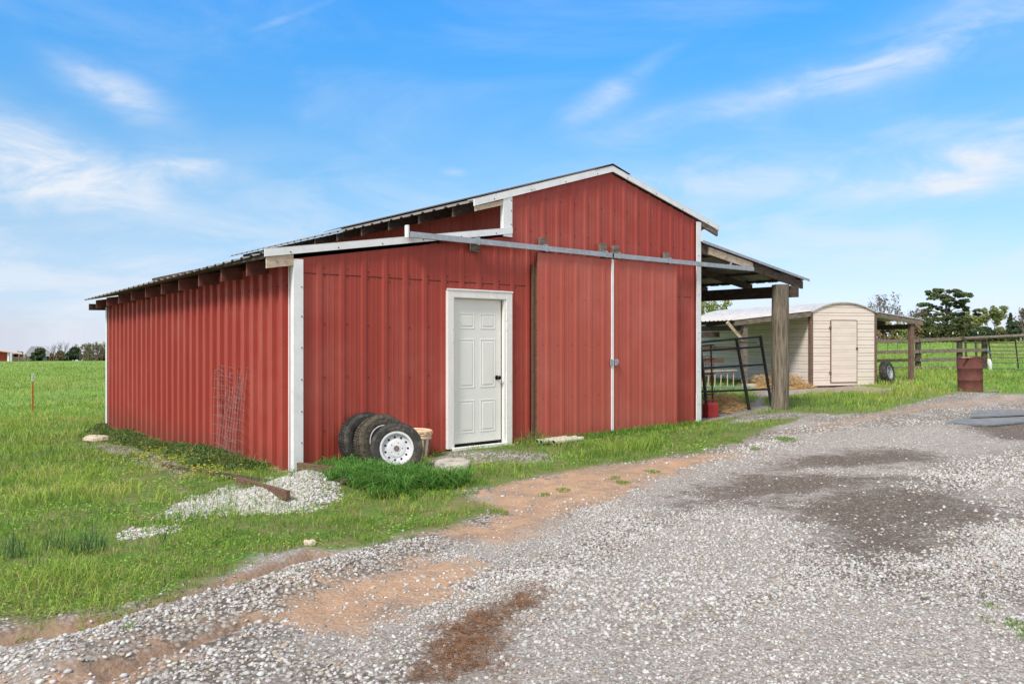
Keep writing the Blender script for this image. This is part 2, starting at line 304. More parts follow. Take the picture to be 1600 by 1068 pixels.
# ------------------------------------------------------------------ object helpers
ROOT = {}
def tag(o, label=None, cat=None, group=None, kind=None):
    if label: o['label'] = label
    if cat: o['category'] = cat
    if group: o['group'] = group
    if kind: o['kind'] = kind
    return o
def thing(name, label, cat, loc=(0, 0, 0), group=None):
    o = bpy.data.objects.new(name, None); o.empty_display_size = .2; COL.objects.link(o); o.location = loc
    ROOT[o] = Vector(loc); return tag(o, label, cat, group)
def copy_tree(o, parent=None):
    c = o.copy(); COL.objects.link(c); c.parent = parent
    for ch in o.children: copy_tree(ch, c)
    return c
class MB:
    def __init__(s): s.v = []; s.f = []; s.m = []
    def add(s, vs, fs, mi=0):
        n = len(s.v); s.v += [tuple(v) for v in vs]; s.f += [tuple(n + i for i in f) for f in fs]; s.m += [mi] * len(fs); return s
    def box(s, c, size, rot=None, mi=0, jit=0):
        c = Vector(c); h = Vector(size) / 2
        vs = [Vector((x * h.x, y * h.y, z * h.z)) for x in (-1, 1) for y in (-1, 1) for z in (-1, 1)]
        if jit: vs = [v + Vector([random.uniform(-jit, jit) for _ in range(3)]) for v in vs]
        if rot is not None: vs = [rot @ v for v in vs]
        return s.add([c + v for v in vs], [(0, 1, 3, 2), (4, 6, 7, 5), (0, 4, 5, 1), (2, 3, 7, 6), (0, 2, 6, 4), (1, 5, 7, 3)], mi)
    def bar(s, a, b, w, h, up=(0, 0, 1), mi=0):       # box beam from a to b, w across, h along up
        a = Vector(a); b = Vector(b); d = (b - a); L = d.length; d.normalize(); up = Vector(up)
        sd = d.cross(up).normalized(); u2 = sd.cross(d).normalized()
        rot = Matrix((d, sd, u2)).transposed()
        return s.box((a + b) / 2, (L, w, h), rot, mi)
    def tube(s, pts, rad, n=8, mi=0, cap=True):
        pts = [Vector(p) for p in pts]; 
        if not hasattr(rad, '__len__'): rad = [rad] * len(pts)
        vs = []; fs = []; pr = None
        for i, p in enumerate(pts):
            d = (pts[min(i + 1, len(pts) - 1)] - pts[max(i - 1, 0)]).normalized()
            if pr is None: pr = d.orthogonal().normalized()
            pr = (pr - d * pr.dot(d)).normalized(); q = d.cross(pr)
            for k in range(n):
                a = 2 * math.pi * k / n; vs.append(p + (pr * math.cos(a) + q * math.sin(a)) * rad[i])
        for i in range(len(pts) - 1):
            for k in range(n):
                k2 = (k + 1) % n; fs.append((i * n + k, i * n + k2, (i + 1) * n + k2, (i + 1) * n + k))
        if cap: fs.append(tuple(range(n))[::-1]); fs.append(tuple(range((len(pts) - 1) * n, len(pts) * n)))
        return s.add(vs, fs, mi)
    def lathe(s, prof, n=32, M4=None, mi=0, close=False, cap=True):   # prof: (r, z) round local z
        vs = []; fs = []
        for r, z in prof:
            for k in range(n):
                a = 2 * math.pi * k / n; v = Vector((r * math.cos(a), r * math.sin(a), z)); vs.append(M4 @ v if M4 else v)
        m = len(prof)
        for i in range(m - 1 if not close else m):
            j = (i + 1) % m
            for k in range(n):
                k2 = (k + 1) % n; fs.append((i * n + k, i * n + k2, j * n + k2, j * n + k))
        if not close and cap:
            if prof[0][0] > 1e-4: fs.append(tuple(range(n))[::-1])
            if prof[-1][0] > 1e-4: fs.append(tuple(range((m - 1) * n, m * n)))
        return s.add(vs, fs, mi)
    def build(s, name, mats, parent=None, smooth=False, bevel=0, root=None):
        me = bpy.data.meshes.new(name)
        off = Vector((0, 0, 0)); p = parent
        while p is not None and p.parent is not None: p = p.parent
        if p is not None: off = ROOT.get(p, off)
        me.from_pydata([(v[0] - off.x, v[1] - off.y, v[2] - off.z) for v in s.v], [], s.f)
        if not isinstance(mats, (list, tuple)): mats = [mats]
        for m in mats: me.materials.append(M[m] if isinstance(m, str) else m)
        if len(mats) > 1: me.polygons.foreach_set('material_index', s.m)
        if smooth: 
            me.polygons.foreach_set('use_smooth', [True] * len(me.polygons))
            try: me.set_sharp_from_angle(angle=R(40))
            except Exception: pass
        me.update(); o = bpy.data.objects.new(name, me); COL.objects.link(o)
        if parent is not None: o.parent = parent
        if bevel:
            b = o.modifiers.new('bevel', 'BEVEL'); b.width = bevel; b.segments = 2; b.limit_method = 'ANGLE'; b.angle_limit = R(50)
        return o
def W(u, v, z): return Vector((A[0] + u * U[0] + v * V[0], A[1] + u * U[1] + v * V[1], z))
U3 = Vector((U[0], U[1], 0)); V3 = Vector((V[0], V[1], 0)); BR = Matrix((U3, V3, Vector((0, 0, 1)))).transposed()
def UB(mb, u0, u1, v0, v1, z0, z1, mi=0, jit=0):   # box in barn axes
    return mb.box(W((u0 + u1) / 2, (v0 + v1) / 2, (z0 + z1) / 2), (u1 - u0, v1 - v0, z1 - z0), BR, mi, jit)

def npmesh(name, verts, faces_flat, loop_tot, mats, col=None, parent=None, attrs=None, smooth=False):
    me = bpy.data.meshes.new(name); nv = len(verts); nf = len(loop_tot)
    me.vertices.add(nv); me.vertices.foreach_set('co', np.asarray(verts, np.float32).ravel())
    me.loops.add(len(faces_flat)); me.loops.foreach_set('vertex_index', np.asarray(faces_flat, np.int32))
    me.polygons.add(nf); st = np.concatenate([[0], np.cumsum(loop_tot)[:-1]]).astype(np.int32)
    me.polygons.foreach_set('loop_start', st); me.polygons.foreach_set('loop_total', np.asarray(loop_tot, np.int32))
    if smooth: me.polygons.foreach_set('use_smooth', np.ones(nf, bool))
    for m in mats: me.materials.append(M[m] if isinstance(m, str) else m)
    me.update(calc_edges=True)
    if col is not None:
        a = me.color_attributes.new('Col', 'FLOAT_COLOR', 'POINT')
        a.data.foreach_set('color', np.concatenate([col, np.ones((nv, 1))], 1).astype(np.float32).ravel())
    for k, v in (attrs or {}).items():
        a = me.attributes.new(k, 'FLOAT', 'POINT'); a.data.foreach_set('value', np.asarray(v, np.float32))
    o = bpy.data.objects.new(name, me); COL.objects.link(o)
    if parent is not None: o.parent = parent
    return o

# ribbed metal sheet. p0(s), p1(s) give both ends of the rib line at s; nrm = outward normal
def ribs(s0, s1, sp=.305, depth=.030, minor=.004):
    if depth > .04:
        out = [(s0, 0)]; k = math.floor(s0 / sp) - 1
        while k * sp < s1 + sp:
            c = k * sp
            for ds, h in ((-.062, 0), (-.050, depth), (.050, depth), (.062, 0)):
                if s0 < c + ds < s1: out.append((c + ds, h))
            k += 1
        out.append((s1, 0)); return out
    out = [(s0, 0)]; k = math.floor(s0 / sp) - 1
    while k * sp < s1 + sp:
        c = k * sp
        for ds, h in ((-.052, 0), (-.024, depth), (.024, depth), (.052, 0), (.105, 0), (.113, minor), (.128, minor), (.136, 0), (.172, 0), (.18, minor), (.195, minor), (.203, 0)):
            if s0 < c + ds < s1: out.append((c + ds, h))
        k += 1
    out.append((s1, 0)); return out
def sheet(mb, s0, s1, p0, p1, nrm, sp=.305, depth=.022, minor=.003, breaks=(), thick=.003, mi=0):
    pts = ribs(s0, s1, sp, depth, minor)
    def hh(s):
        for i in range(len(pts) - 1):
            if pts[i][0] <= s <= pts[i + 1][0]:
                a, b = pts[i], pts[i + 1]; return a[1] + (b[1] - a[1]) * (s - a[0]) / max(b[0] - a[0], 1e-9)
        return 0
    for b in breaks:
        pts.append((b, hh(b))); pts.sort()
    vs = []; fs = []
    for s, h in pts:
        a = p0(s) + nrm * h; b = p1(s) + nrm * h
        vs += [a, b, a - nrm * thick, b - nrm * thick]
    for i in range(len(pts) - 1):
        a = i * 4; b = a + 4
        fs += [(a, b, b + 1, a + 1), (a + 2, a + 3, b + 3, b + 2), (a, a + 2, b + 2, b), (a + 1, b + 1, b + 3, a + 3)]
    n = (len(pts) - 1) * 4
    fs += [(0, 1, 3, 2), (n, n + 2, n + 3, n + 1)]
    mb.add(vs, fs, mi)
def screws(mb, s_list, pos, nrm, r=.007, mi=1):
    t1 = nrm.orthogonal().normalized(); t2 = nrm.cross(t1)
    for p in pos:
        vs = [p + (t1 * math.cos(a) + t2 * math.sin(a)) * r for a in [k * math.pi / 3 for k in range(6)]]
        vs += [v + nrm * .006 for v in vs]
        mb.add(vs, [tuple(range(6, 12))] + [(k, (k + 1) % 6, 6 + (k + 1) % 6, 6 + k) for k in range(6)], mi)

# ================================================================== BARN
barn = thing('barn', 'red ribbed metal barn with raised middle section, side wings and white trim', 'barn', tuple(W(3.9, 4.5, -.1)))
L0, L1 = 3.316, 7.77; RZ = 4.20; RU = 5.44; BD = 9.10
def gtop(u): return RZ - .288 * (RU - u) if u < RU else RZ - .245 * (u - RU)
def ltop(u): return 2.44 + .165 * u
def etilt(v): return -.019 * v            # the wing's eave sags towards the back
FN = -V3; LN = -U3
m = MB()
zb = lambda u: gz(*W(u, -.02, 0)[:2]) - .02
sheet(m, 0, 2.20, lambda s: W(s, 0, zb(s) + .03), lambda s: W(s, 0, ltop(s)), FN, depth=.013, minor=.002)
sheet(m, 2.20, 3.26, lambda s: W(s, 0, 2.10), lambda s: W(s, 0, ltop(s)), FN, depth=.013, minor=.002)
sheet(m, 3.26, L0, lambda s: W(s, 0, zb(s) + .03), lambda s: W(s, 0, ltop(s)), FN, depth=.013, minor=.002)
screws(m, None, [W(u * .305 + .06 + .004 * (u % 3), -.002, z + .02 * math.sin(u)) for u in range(0, 11) for z in (.35, 1.0, 1.65, 2.24, 2.33) if not (2.1 < u * .305 + .06 < 3.35 and z < 2.2)], FN)
# horizontal lap between the two courses of sheet
UB(m, .02, 3.72, -.0045, -.001, 2.270, 2.277, 1)
o = m.build('wing_wall', ['red', 'hole'], barn)
m = MB()
sheet(m, L0, L1, lambda s: W(s, 0, -.1), lambda s: W(s, 0, gtop(s)), FN, breaks=(RU,), depth=.013, minor=.002)
screws(m, None, [W(u * .305 + .06, -.002, z) for u in range(11, 25) for z in (1.0, 2.24, 3.1, 3.6) if u * .305 + .06 < 7.6], FN)
UB(m, 7.06, L1 - .05, -.0045, -.001, 2.240, 2.246, 1)
m.build('gable_wall', ['red', 'hole'], barn)
m = MB()
sheet(m, 0, BD, lambda s: W(0, s, min(-.12, gz(*W(-.05, s, 0)[:2]) - .02)), lambda s: W(0, s, 2.42 + etilt(s)), LN, depth=.056)
screws(m, None, [W(-.003, v * .305 + .15, z) for v in range(0, 30) for z in (.25, .9, 1.5)], LN)
for k in range(9): UB(m, -.0048, -.001, .2 + k * .72, .2 + k * .72 + random.uniform(.3, .7), 2.13 - .012 * k + random.uniform(-.006, .006), 2.136 - .012 * k, 1)
m.build('side_wall', ['red_side', 'hole'], barn)
m = MB(); sheet(m, 0, BD, lambda s: W(L0, s, 2.7), lambda s: W(L0, s, gtop(L0)), LN); m.build('clerestory_wall', 'red', barn)
m = MB(); sheet(m, 0, BD, lambda s: W(L1, s, -.1), lambda s: W(L1, s, gtop(L1)), U3); m.build('side_wall', 'red', barn)
m = MB(); sheet(m, 0, L0, lambda s: W(s, BD, -.8), lambda s: W(s, BD, ltop(s) - .17), V3)
sheet(m, L0, L1, lambda s: W(s, BD, -.8), lambda s: W(s, BD, gtop(s)), V3, breaks=(RU,)); m.build('back_wall', 'red', barn)
# corner trims
def trim_screws(m, us, zs, off): screws(m, None, [W(us, off, z) for z in zs], FN, .008)
m = MB(); zc = gz(*W(0, -.05, 0)[:2])
UB(m, -.045, .075, -.047, -.034, zc + .0, 2.43); UB(m, -.047, -.034, -.034, .10, zc - .01, 2.40)
trim_screws(m, .055, [.25, .62, 1.0, 1.38, 1.75, 2.1], -.047); m.build('corner_trim', ['white', 'hole'], barn)
m = MB(); UB(m, -.047, -.034, BD - .05, BD + .05, -.55, 2.22); UB(m, -.034, .03, BD + .034, BD + .047, -.55, 2.22); m.build('corner_trim', 'white', barn)
m = MB(); UB(m, L1 - .085, L1 + .045, -.047, -.034, .5, 3.62); UB(m, L1 + .034, L1 + .047, -.034, .06, .5, 3.62)
UB(m, L1 - .087, L1 + .047, -.050, -.032, -.04, .5); UB(m, L1 + .032, L1 + .050, -.032, .06, -.04, .5)
trim_screws(m, L1 - .02, [.3, .9, 1.6, 2.3, 3.0], -.05); m.build('corner_trim', ['white', 'hole'], barn)
m = MB(); UB(m, L0 - .165, L0 - .0, -.052, -.036, ltop(L0) - .02, gtop(L0) + .02); UB(m, L0 - .047, L0 - .034, -.036, .10, ltop(L0), gtop(L0) - .02)
UB(m, L0 - .165, L0 - .152, -.036, .02, 3.05, 3.45)
trim_screws(m, L0 - .02, [3.15, 3.35, 3.5], -.052); m.build('corner_trim', ['white', 'hole'], barn)
# rake trims: sloping white boards
def rake(u0, z0, u1, z1, hgt, name='rake_trim', v0=-.060, v1=-.035):
    m = MB(); vs = [W(u, v, z) for u, z in ((u0, z0), (u1, z1)) for dz in (0,) for v in (v0, v1) for z in (z - hgt, z)]
    vs = [W(u0, v0, z0 - hgt), W(u0, v1, z0 - hgt), W(u0, v1, z0), W(u0, v0, z0), W(u1, v0, z1 - hgt), W(u1, v1, z1 - hgt), W(u1, v1, z1), W(u1, v0, z1)]
    m.add(vs, [(0, 3, 2, 1), (4, 5, 6, 7), (0, 1, 5, 4), (2, 3, 7, 6), (0, 4, 7, 3), (1, 2, 6, 5)])
    # flange folded over the roof edge
    m.add([W(u0, v0, z0 + .002), W(u0, .10, z0 + .002), W(u1, .10, z1 + .002), W(u1, v0, z1 + .002), W(u0, v0, z0 + .006), W(u0, .10, z0 + .006), W(u1, .10, z1 + .006), W(u1, v0, z1 + .006)],
          [(0, 1, 2, 3), (7, 6, 5, 4), (0, 3, 7, 4), (1, 5, 6, 2), (0, 4, 5, 1), (3, 2, 6, 7)])
    n = int(abs(u1 - u0) / .6)
    screws(m, None, [W(u0 + (u1 - u0) * (k + .5) / n, v0, z0 + (z1 - z0) * (k + .5) / n - hgt * .7) for k in range(n)], FN, .008)
    return m.build(name, ['white', 'hole'], barn)
rake(-.40, 2.515, L0 - .0, 3.105, .085)
rake(2.62, 3.44, RU, 4.305, .095)
rake(RU, 4.305, 8.36, 3.60, .085)
# wood tails under the rake ends
def sboard(m, u0, z0, u1, z1, h, v0, v1, mi=0):
    vs = [W(u0, v0, z0 - h), W(u0, v1, z0 - h), W(u0, v1, z0), W(u0, v0, z0), W(u1, v0, z1 - h), W(u1, v1, z1 - h), W(u1, v1, z1), W(u1, v0, z1)]
    return m.add(vs, [(0, 3, 2, 1), (4, 5, 6, 7), (0, 1, 5, 4), (2, 3, 7, 6), (0, 4, 7, 3), (1, 2, 6, 5)], mi)
sboard(MB(), -.37, 2.43, -.048, 2.483, .13, -.045, -.005).build('rafter', 'rawwood', barn)
sboard(MB(), 2.66, 3.35, L0 - .166, 3.49, .07, -.045, -.005).build('rafter', 'rawwood', barn)
sboard(MB(), L1 + .05, 3.655, 8.33, 3.51, .10, -.045, -.005).build('rafter', 'greywood', barn)
v = .66
while v < BD + .2:       # tails under the wing's eave
    zt = 2.425 + etilt(v)
    sboard(MB(), -.33, zt + .008, .0, zt + .06, .165, v, v + .04).build('rafter', 'redwood', barn); v += .885
sboard(MB(), -.35, 2.39 + etilt(BD + .1), .3, 2.40 + etilt(BD + .1), .13, BD + .06, BD + .10).build('rafter', 'wood', barn)
v = .5
while v < BD + .2:       # tails under the main eave
    sboard(MB(), 2.66, 3.395, L0 - .04, 3.575, .13, v, v + .04).build('rafter', 'wood', barn)
    sboard(MB(), L1 + .04, 3.63, 8.3, 3.49, .12, v, v + .04).build('rafter', 'wood', barn); v += .9
# roofs
def roof(u0, z0, u1, z1, v0, v1, name, matn, tilt=0, depth=.024, sp=.305, parent=barn):
    d = (W(u1, 0, z1) - W(u0, 0, z0)).normalized(); n = d.cross(V3).normalized()
    if n.z < 0: n = -n
    m = MB(); sheet(m, v0, v1, lambda s: W(u0, s, z0 + tilt * s), lambda s: W(u1, s, z1 + tilt * s * .2), n, sp, depth, .003, thick=.004)
    return m.build(name, matn, parent)
roof(-.42, 2.465, L0 - .05, 3.075, -.03, BD + .18, 'wing_roof', 'roofmetal', -.019)
roof(2.60, 3.40, RU, 4.26, -.03, BD + .25, 'roof', 'roofmetal')
roof(8.38, 3.56, RU, 4.26, -.03, BD + .25, 'roof', 'roofmetal')
# dark eave purlins
sboard(MB(), -.39, 2.455, -.30, 2.47, .04, .0, 4.5).build('purlin', 'wood', barn)
m = MB()     # ridge cap
vs = []
for vv in (-.07, BD + .3):
    for u, z in ((RU - .42, 4.20), (RU, 4.345), (RU + .42, 4.23), (RU + .42, 4.22), (RU, 4.333), (RU - .42, 4.19)): vs.append(W(u, vv, z))
m.add(vs, [(0, 1, 7, 6), (1, 2, 8, 7), (2, 3, 9, 8), (3, 4, 10, 9), (4, 5, 11, 10), (5, 0, 6, 11), (0, 5, 4, 1), (1, 4, 3, 2), (6, 7, 10, 11), (7, 8, 9, 10)])
m.build('ridge_cap', 'wood', barn)
# entry door
m = MB()
for a in ((2.165, 2.265, -.062, .0, -.02, 2.15), (3.20, 3.31, -.062, .0, -.06, 2.15), (2.265, 3.20, -.061, -.001, 2.055, 2.149)): UB(m, *a)
UB(m, 2.155, 3.32, -.070, -.045, 2.15, 2.175)
UB(m, 2.255, 2.286, -.050, .06, .0, 2.052); UB(m, 3.164, 3.21, -.050, .06, -.01, 2.052); UB(m, 2.286, 3.164, -.048, .06, 2.049, 2.062)
UB(m, 2.24, 3.2, -.10, -.035, -.055, -.005)
m.build('door_frame', 'whitewood', barn, bevel=.004)
m = MB()
def six_panel(m, u0, u1, z0, z1, vf):
    UB(m, u0, u1, vf, vf + .04, z0, z1)
    w = u1 - u0; pw = .27 * w / .86
    for cu in (u0 + w * .285, u0 + w * .715):
        for a, b in ((.14, .60), (.77, 1.46), (1.60, 1.82)):
            a2 = z0 + a * (z1 - z0) / 2.02; b2 = z0 + b * (z1 - z0) / 2.02
            g = .018     # moulded ring then raised field
            for (x0, x1, y0, y1) in ((cu - pw / 2, cu + pw / 2, b2 - g, b2), (cu - pw / 2, cu + pw / 2, a2, a2 + g), (cu - pw / 2, cu - pw / 2 + g, a2 + g, b2 - g), (cu + pw / 2 - g, cu + pw / 2, a2 + g, b2 - g)):
                UB(m, x0, x1, vf - .0045, vf + .001, y0, y1)
            UB(m, cu - pw / 2 + .042, cu + pw / 2 - .042, vf - .006, vf + .001, a2 + .042, b2 - .042)
six_panel(m, 2.288, 3.155, .03, 2.045, .012)
ed = m.build('entry_door', 'doorwhite', barn, bevel=.0035)
m = MB(); m.lathe([(.032, 0), (.032, .008), (.012, .012), (.012, .04), (.027, .048), (.031, .062), (.024, .075), (0, .078)], 20,
  Matrix.Translation(W(3.075, .012, .93)) @ Matrix((U3, Vector((0, 0, 1)), FN)).transposed().to_4x4()); m.build('door_knob', 'knob', ed, smooth=True)
m = MB(); UB(m, 3.156, 3.163, .006, .03, .03, 2.045); UB(m, 2.287, 3.156, .006, .03, .008, .029); m.build('weather_strip', 'hole', ed)
# sliding doors: wood frame faced with metal
def sdoor(u0, u1, z0, z1, edge):
    m = MB(); sheet(m, u0, u1, lambda s: W(s, -.105, z0 - .03 + .01 * math.sin(s * 5)), lambda s: W(s, -.105, z1), FN, depth=.008, minor=.0015)
    screws(m, None, [W(u0 + .1 + k * .3, -.107, z) for k in range(6) for z in (.6, 1.4, 2.1)], FN, .006)
    d = m.build('sliding_door', ['red_door', 'hole'], barn)
    m = MB()
    for a in ((u0, u0 + .09), (u1 - .09, u1)): UB(m, a[0], a[1], -.100, -.052, z0, z1)
    for z in (z0 + .05, 1.35, z1 - .1): UB(m, u0 + .09, u1 - .09, -.100, -.052, z, z + .09)
    m.build('frame', 'brownwood', d)
    return d
d1 = sdoor(3.76, 5.375, .01, 2.775, 0); d2 = sdoor(5.425, 7.04, .01, 2.79, 0)
m = MB(); UB(m, 5.352, 5.398, -.128, -.107, .0, 2.775); UB(m, 5.385, 5.398, -.106, -.06, .0, 2.775); m.build('edge_trim', 'white', d1)
for d, u in ((d1, 5.335), (d2, 5.445)):
    m = MB(); UB(m, u - .025, u + .025, -.145, -.124, 1.06, 1.16); m.tube([W(u, -.15, 1.09), W(u, -.18, 1.10), W(u, -.18, 1.14), W(u, -.15, 1.15)], .006, 6)
    m.build('latch', 'galv', d)
sboard(MB(), 3.70, 2.6, 3.745, 2.6, 2.6, -.06, -.034).build('jamb_board', 'brownwood', barn)
# track
def track(u0, u1, z0, z1):
    m = MB(); a = W(u0, -.125, z0); b = W(u1, -.125, z1); d = (b - a)
    for (dv, dz, w, h) in ((-.030, 0, .003, .075), (.030, .005, .003, .065), (0, .036, .058, .003), (-.018, -.036, .02, .003), (.018, -.036, .02, .003)):
        o = V3 * dv + Vector((0, 0, dz)); m.bar(a + o, b + o, w, h)
    return m.build('door_track', 'galv', barn)
tr1 = track(1.50, 5.335, 2.842, 2.835); tr2 = track(5.375, 9.35, 2.835, 2.845)
m = MB(); UB(m, 1.46, 1.485, -.16, -.09, 2.80, 2.96); m.build('track_end', 'white', tr1)
for u, lo, hi in ((2.62, 2.70, 2.86), (3.90, 2.80, 3.00), (5.20, 2.79, 3.02), (5.50, 2.79, 3.01), (6.80, 2.80, 2.99)):
    m = MB(); UB(m, u - .068, u + .068, -.088, -.034, lo, hi, jit=.003); bo = m.build('track_block', 'greywood', barn, bevel=.004)
    m = MB(); UB(m, u - .022, u + .022, -.162, -.157, 2.79, 2.895); UB(m, u - .022, u + .022, -.157, -.088, 2.888, 2.895); m.build('bracket', 'galv', bo)
m = MB(); UB(m, 8.55, 8.61, -.16, -.155, 2.80, 2.93); UB(m, 8.55, 8.61, -.155, -.05, 2.888, 2.894); m.build('bracket', 'galv', tr2)
m = MB(); UB(m, 9.1, 9.16, -.155, -.05, 2.888, 2.894); m.build('bracket', 'galv', tr2)
# ------ open lean-to on the right
def rz(u): return 3.22 - .142 * (u - 7.8)
for k, vv in enumerate((-.035, 1.2, 2.4, 3.6, 4.8, 6.0, 7.2, 8.4, 9.1)):
    sboard(MB(), 7.82, rz(7.82), 11.38 if k else 11.36, rz(11.38), .155 if k == 0 else .14, vv, vv + .045).build('rafter', 'wood', barn)
sboard(MB(), 8.03, rz(8.03) - .005, 9.45, rz(9.45) - .005, .135, -.066, -.037).build('rafter', 'rawwood', barn)
for uu in (7.9, 8.75, 9.6, 10.45, 11.25):
    UB(MB(), uu, uu + .09, .0, BD + .1, rz(uu) + .005, rz(uu) + .04).build('purlin', 'wood', barn)
d = (W(11.5, 0, rz(11.5)) - W(7.8, 0, rz(7.8))).normalized()
roof(11.5, rz(11.5) + .045, 7.80, rz(7.8) + .045, -.09, BD + .15, 'lean_to_roof', 'roofmetal', depth=.02)
m = MB(); sboard(m, 7.80, rz(7.8) + .07, 11.52, rz(11.52) + .07, .05, -.098, -.092); m.build('rake_trim', 'galv', barn)
UB(MB(), 10.88, 10.99, -.15, BD, 2.36, 2.60).build('beam', 'wood', barn)
pu = 10.53
for vv, rr in ((.0, .168), (3.0, .14), (6.0, .14), (8.9, .14)):
    pts = []; rad = []
    for k in range(15):
        t = k / 14; z = -.12 + t * 2.72
        if vv > 8: z = max(z, -.1)
        w = W(pu + (.22 if vv else 0) + .012 * math.sin(t * 7), vv + .01 * math.cos(t * 5), z); pts.append(w); rad.append(rr * (1 + .05 * (1 - t) + .02 * math.sin(t * 19)))
    m = MB(); m.tube(pts, rad, 24)
    m.v = [tuple(Vector(v) + Vector((random.uniform(-.004, .004), random.uniform(-.004, .004), 0))) for v in m.v]
    p = m.build('post', 'pole', barn, smooth=True)

# ================================================================== things by the barn
# --- tyres
def tyre_parts(root, Ro, Ri, w, rubber, tread=True):
    prof = [(Ri, -w * .36), (Ri + .012, -w * .42), (Ri + (Ro - Ri) * .45, -w * .5), (Ro - .025, -w * .46), (Ro - .006, -w * .38), (Ro, -w * .2), (Ro, w * .2), (Ro - .006, w * .38), (Ro - .025, w * .46), (Ri + (Ro - Ri) * .45, w * .5), (Ri + .012, w * .42), (Ri, w * .36), (Ri + .02, w * .3), (Ro - .03, w * .2), (Ro - .03, -w * .2), (Ri + .02, -w * .3)]
    m = MB(); m.lathe(prof, 56, close=True)
    n = 64
    for k in range(n):      # tread lugs
        a = 2 * math.pi * k / n
        for s, dz in ((-.25, 0), (0, .5), (.25, 0)):
            aa = a + dz * 2 * math.pi / n; c = Vector((math.cos(aa) * (Ro + .001), math.sin(aa) * (Ro + .001), s * w))
            m.box(c, (.012, 2 * math.pi * Ro / n * .72, w * .19), Matrix.Rotation(aa, 3, 'Z'))
    # raised ring on the sidewall
    m.lathe([(Ri + (Ro - Ri) * .62, w * .485), (Ri + (Ro - Ri) * .64, w * .505), (Ri + (Ro - Ri) * .68, w * .5)], 56, cap=False)
    t = m.build('tyre', rubber, root, smooth=True); return t
def rim_part(root, Ri, w, matn, zf=.3):
    m = MB(); z = w * zf
    m.lathe([(Ri + .012, w * .40), (Ri + .016, w * .43), (Ri + .006, w * .44), (Ri - .010, w * .40), (Ri - .016, w * .2), (Ri - .03, z * .55), (Ri * .62, z * .5), (Ri * .58, z * .62), (Ri * .5, z * .7), (Ri * .26, z * .7), (Ri * .25, z * .8), (0, z * .8)], 56, cap=False)
    m.lathe([(Ri + .012, -w * .40), (Ri - .016, -w * .2), (Ri - .016, w * .2)], 56, cap=False)
    r = m.build('rim', matn, root, smooth=True)
    for k in range(11):
        a = 2 * math.pi * k / 11; c = Matrix.Translation((math.cos(a) * Ri * .74, math.sin(a) * Ri * .74, z * .545)); m = MB(); m.lathe([(.013, -.006), (.013, .003), (0, .003)], 16, c); m.build('vent_hole', 'hole', r)
    for k in range(5):
        a = 2 * math.pi * k / 5; c = Matrix.Translation((math.cos(a) * Ri * .38, math.sin(a) * Ri * .38, z * .7)); m = MB(); m.lathe([(.006, -.002), (.006, .003), (0, .003)], 10, c); m.build('bolt_hole', 'hole', r)
    m = MB(); m.lathe([(Ri * .19, z * .8 - .002), (Ri * .18, z * .8 + .006), (0, z * .8 + .006)], 24); m.build('hub_bore', 'greywood', r, smooth=True)
    return r
def orient(nrm, lean):      # local z -> nrm tilted up by lean
    n = Vector(nrm).normalized(); n = (n * math.cos(lean) + Vector((0, 0, math.sin(lean)))).normalized()
    x = Vector((0, 0, 1)).cross(n).normalized(); y = n.cross(x); return Matrix((x, y, n)).transposed().to_euler()
def put(root, u, v, z, nrm, lean): root.location = W(u, v, z); root.rotation_euler = orient(nrm, lean)
t1 = thing('loose_tyre', 'plain black tyre leaning flat against red barn wall, rearmost of three', 'tyre', group='tyres leaning on the barn wall')
tyre_parts(t1, .345, .20, .20, 'rubber'); put(t1, .84, -.19, .22, FN + U3 * -.0, R(12))
t2 = thing('loose_tyre', 'mud-crusted tyre with a bare rim edge, between the other two tyres', 'tyre', group='tyres leaning on the barn wall')
tyre_parts(t2, .340, .185, .19, 'mudrubber')
m = MB(); m.lathe([(.198, .080), (.203, .086), (.196, .090), (.180, .083), (.172, .03), (.09, .0), (0, 0)], 48, cap=False); m.build('rim', 'greywood', t2, smooth=True)
m = MB(); m.lathe([(.202, .084), (.206, .09), (.198, .093), (.194, .088)], 48, close=True); m.build('rim_edge', 'rimwhite', t2, smooth=True)
put(t2, .92, -.43, .215, FN + U3 * -.05, R(14))
t3 = thing('trailer_wheel', 'trailer wheel with white round-holed rim, foremost by the barn wall', 'wheel', group='tyres leaning on the barn wall')
tyre_parts(t3, .305, .183, .18, 'rubber'); rim_part(t3, .183, .18, 'rimwhite'); put(t3, .935, -.74, .175, Vector((.22, -1, 0)), R(12))
# --- bucket
b0 = W(1.62, -.17, 0); bz = gz(b0.x, b0.y)
bk = thing('bucket', 'orange-stained white plastic bucket with crusty lid behind the trailer wheel', 'bucket', (b0.x, b0.y, bz))
mm = Matrix.Translation((b0.x, b0.y, bz)) @ Matrix.Rotation(R(4), 4, 'Y')
m = MB(); m.lathe([(.115, 0), (.125, .01), (.142, .26), (.152, .262), (.152, .275), (.143, .278), (.145, .30), (.154, .302), (.154, .312), (.146, .315), (.148, .35)], 40, mm); m.build('pail', 'bucket', bk, smooth=True)
m = MB(); m.lathe([(.158, .335), (.160, .358), (.152, .366), (.14, .358), (0, .356)], 40, mm)
for k in range(12):
    a = k * math.pi / 6; m.box(mm @ Vector((.159 * math.cos(a), .159 * math.sin(a), .335)), (.012, .02, .03), Matrix.Rotation(a, 3, 'Z'))
m.build('lid', 'bucketlid', bk, smooth=True)
m = MB()
for a in (R(-95), R(-55), R(-20)):
    m.bar(mm @ Vector((.129 * math.cos(a), .129 * math.sin(a), .02)), mm @ Vector((.145 * math.cos(a), .145 * math.sin(a), .25)), .03, .006, up=(math.cos(a), math.sin(a), 0))
m.build('side_rib', 'greywood', bk)
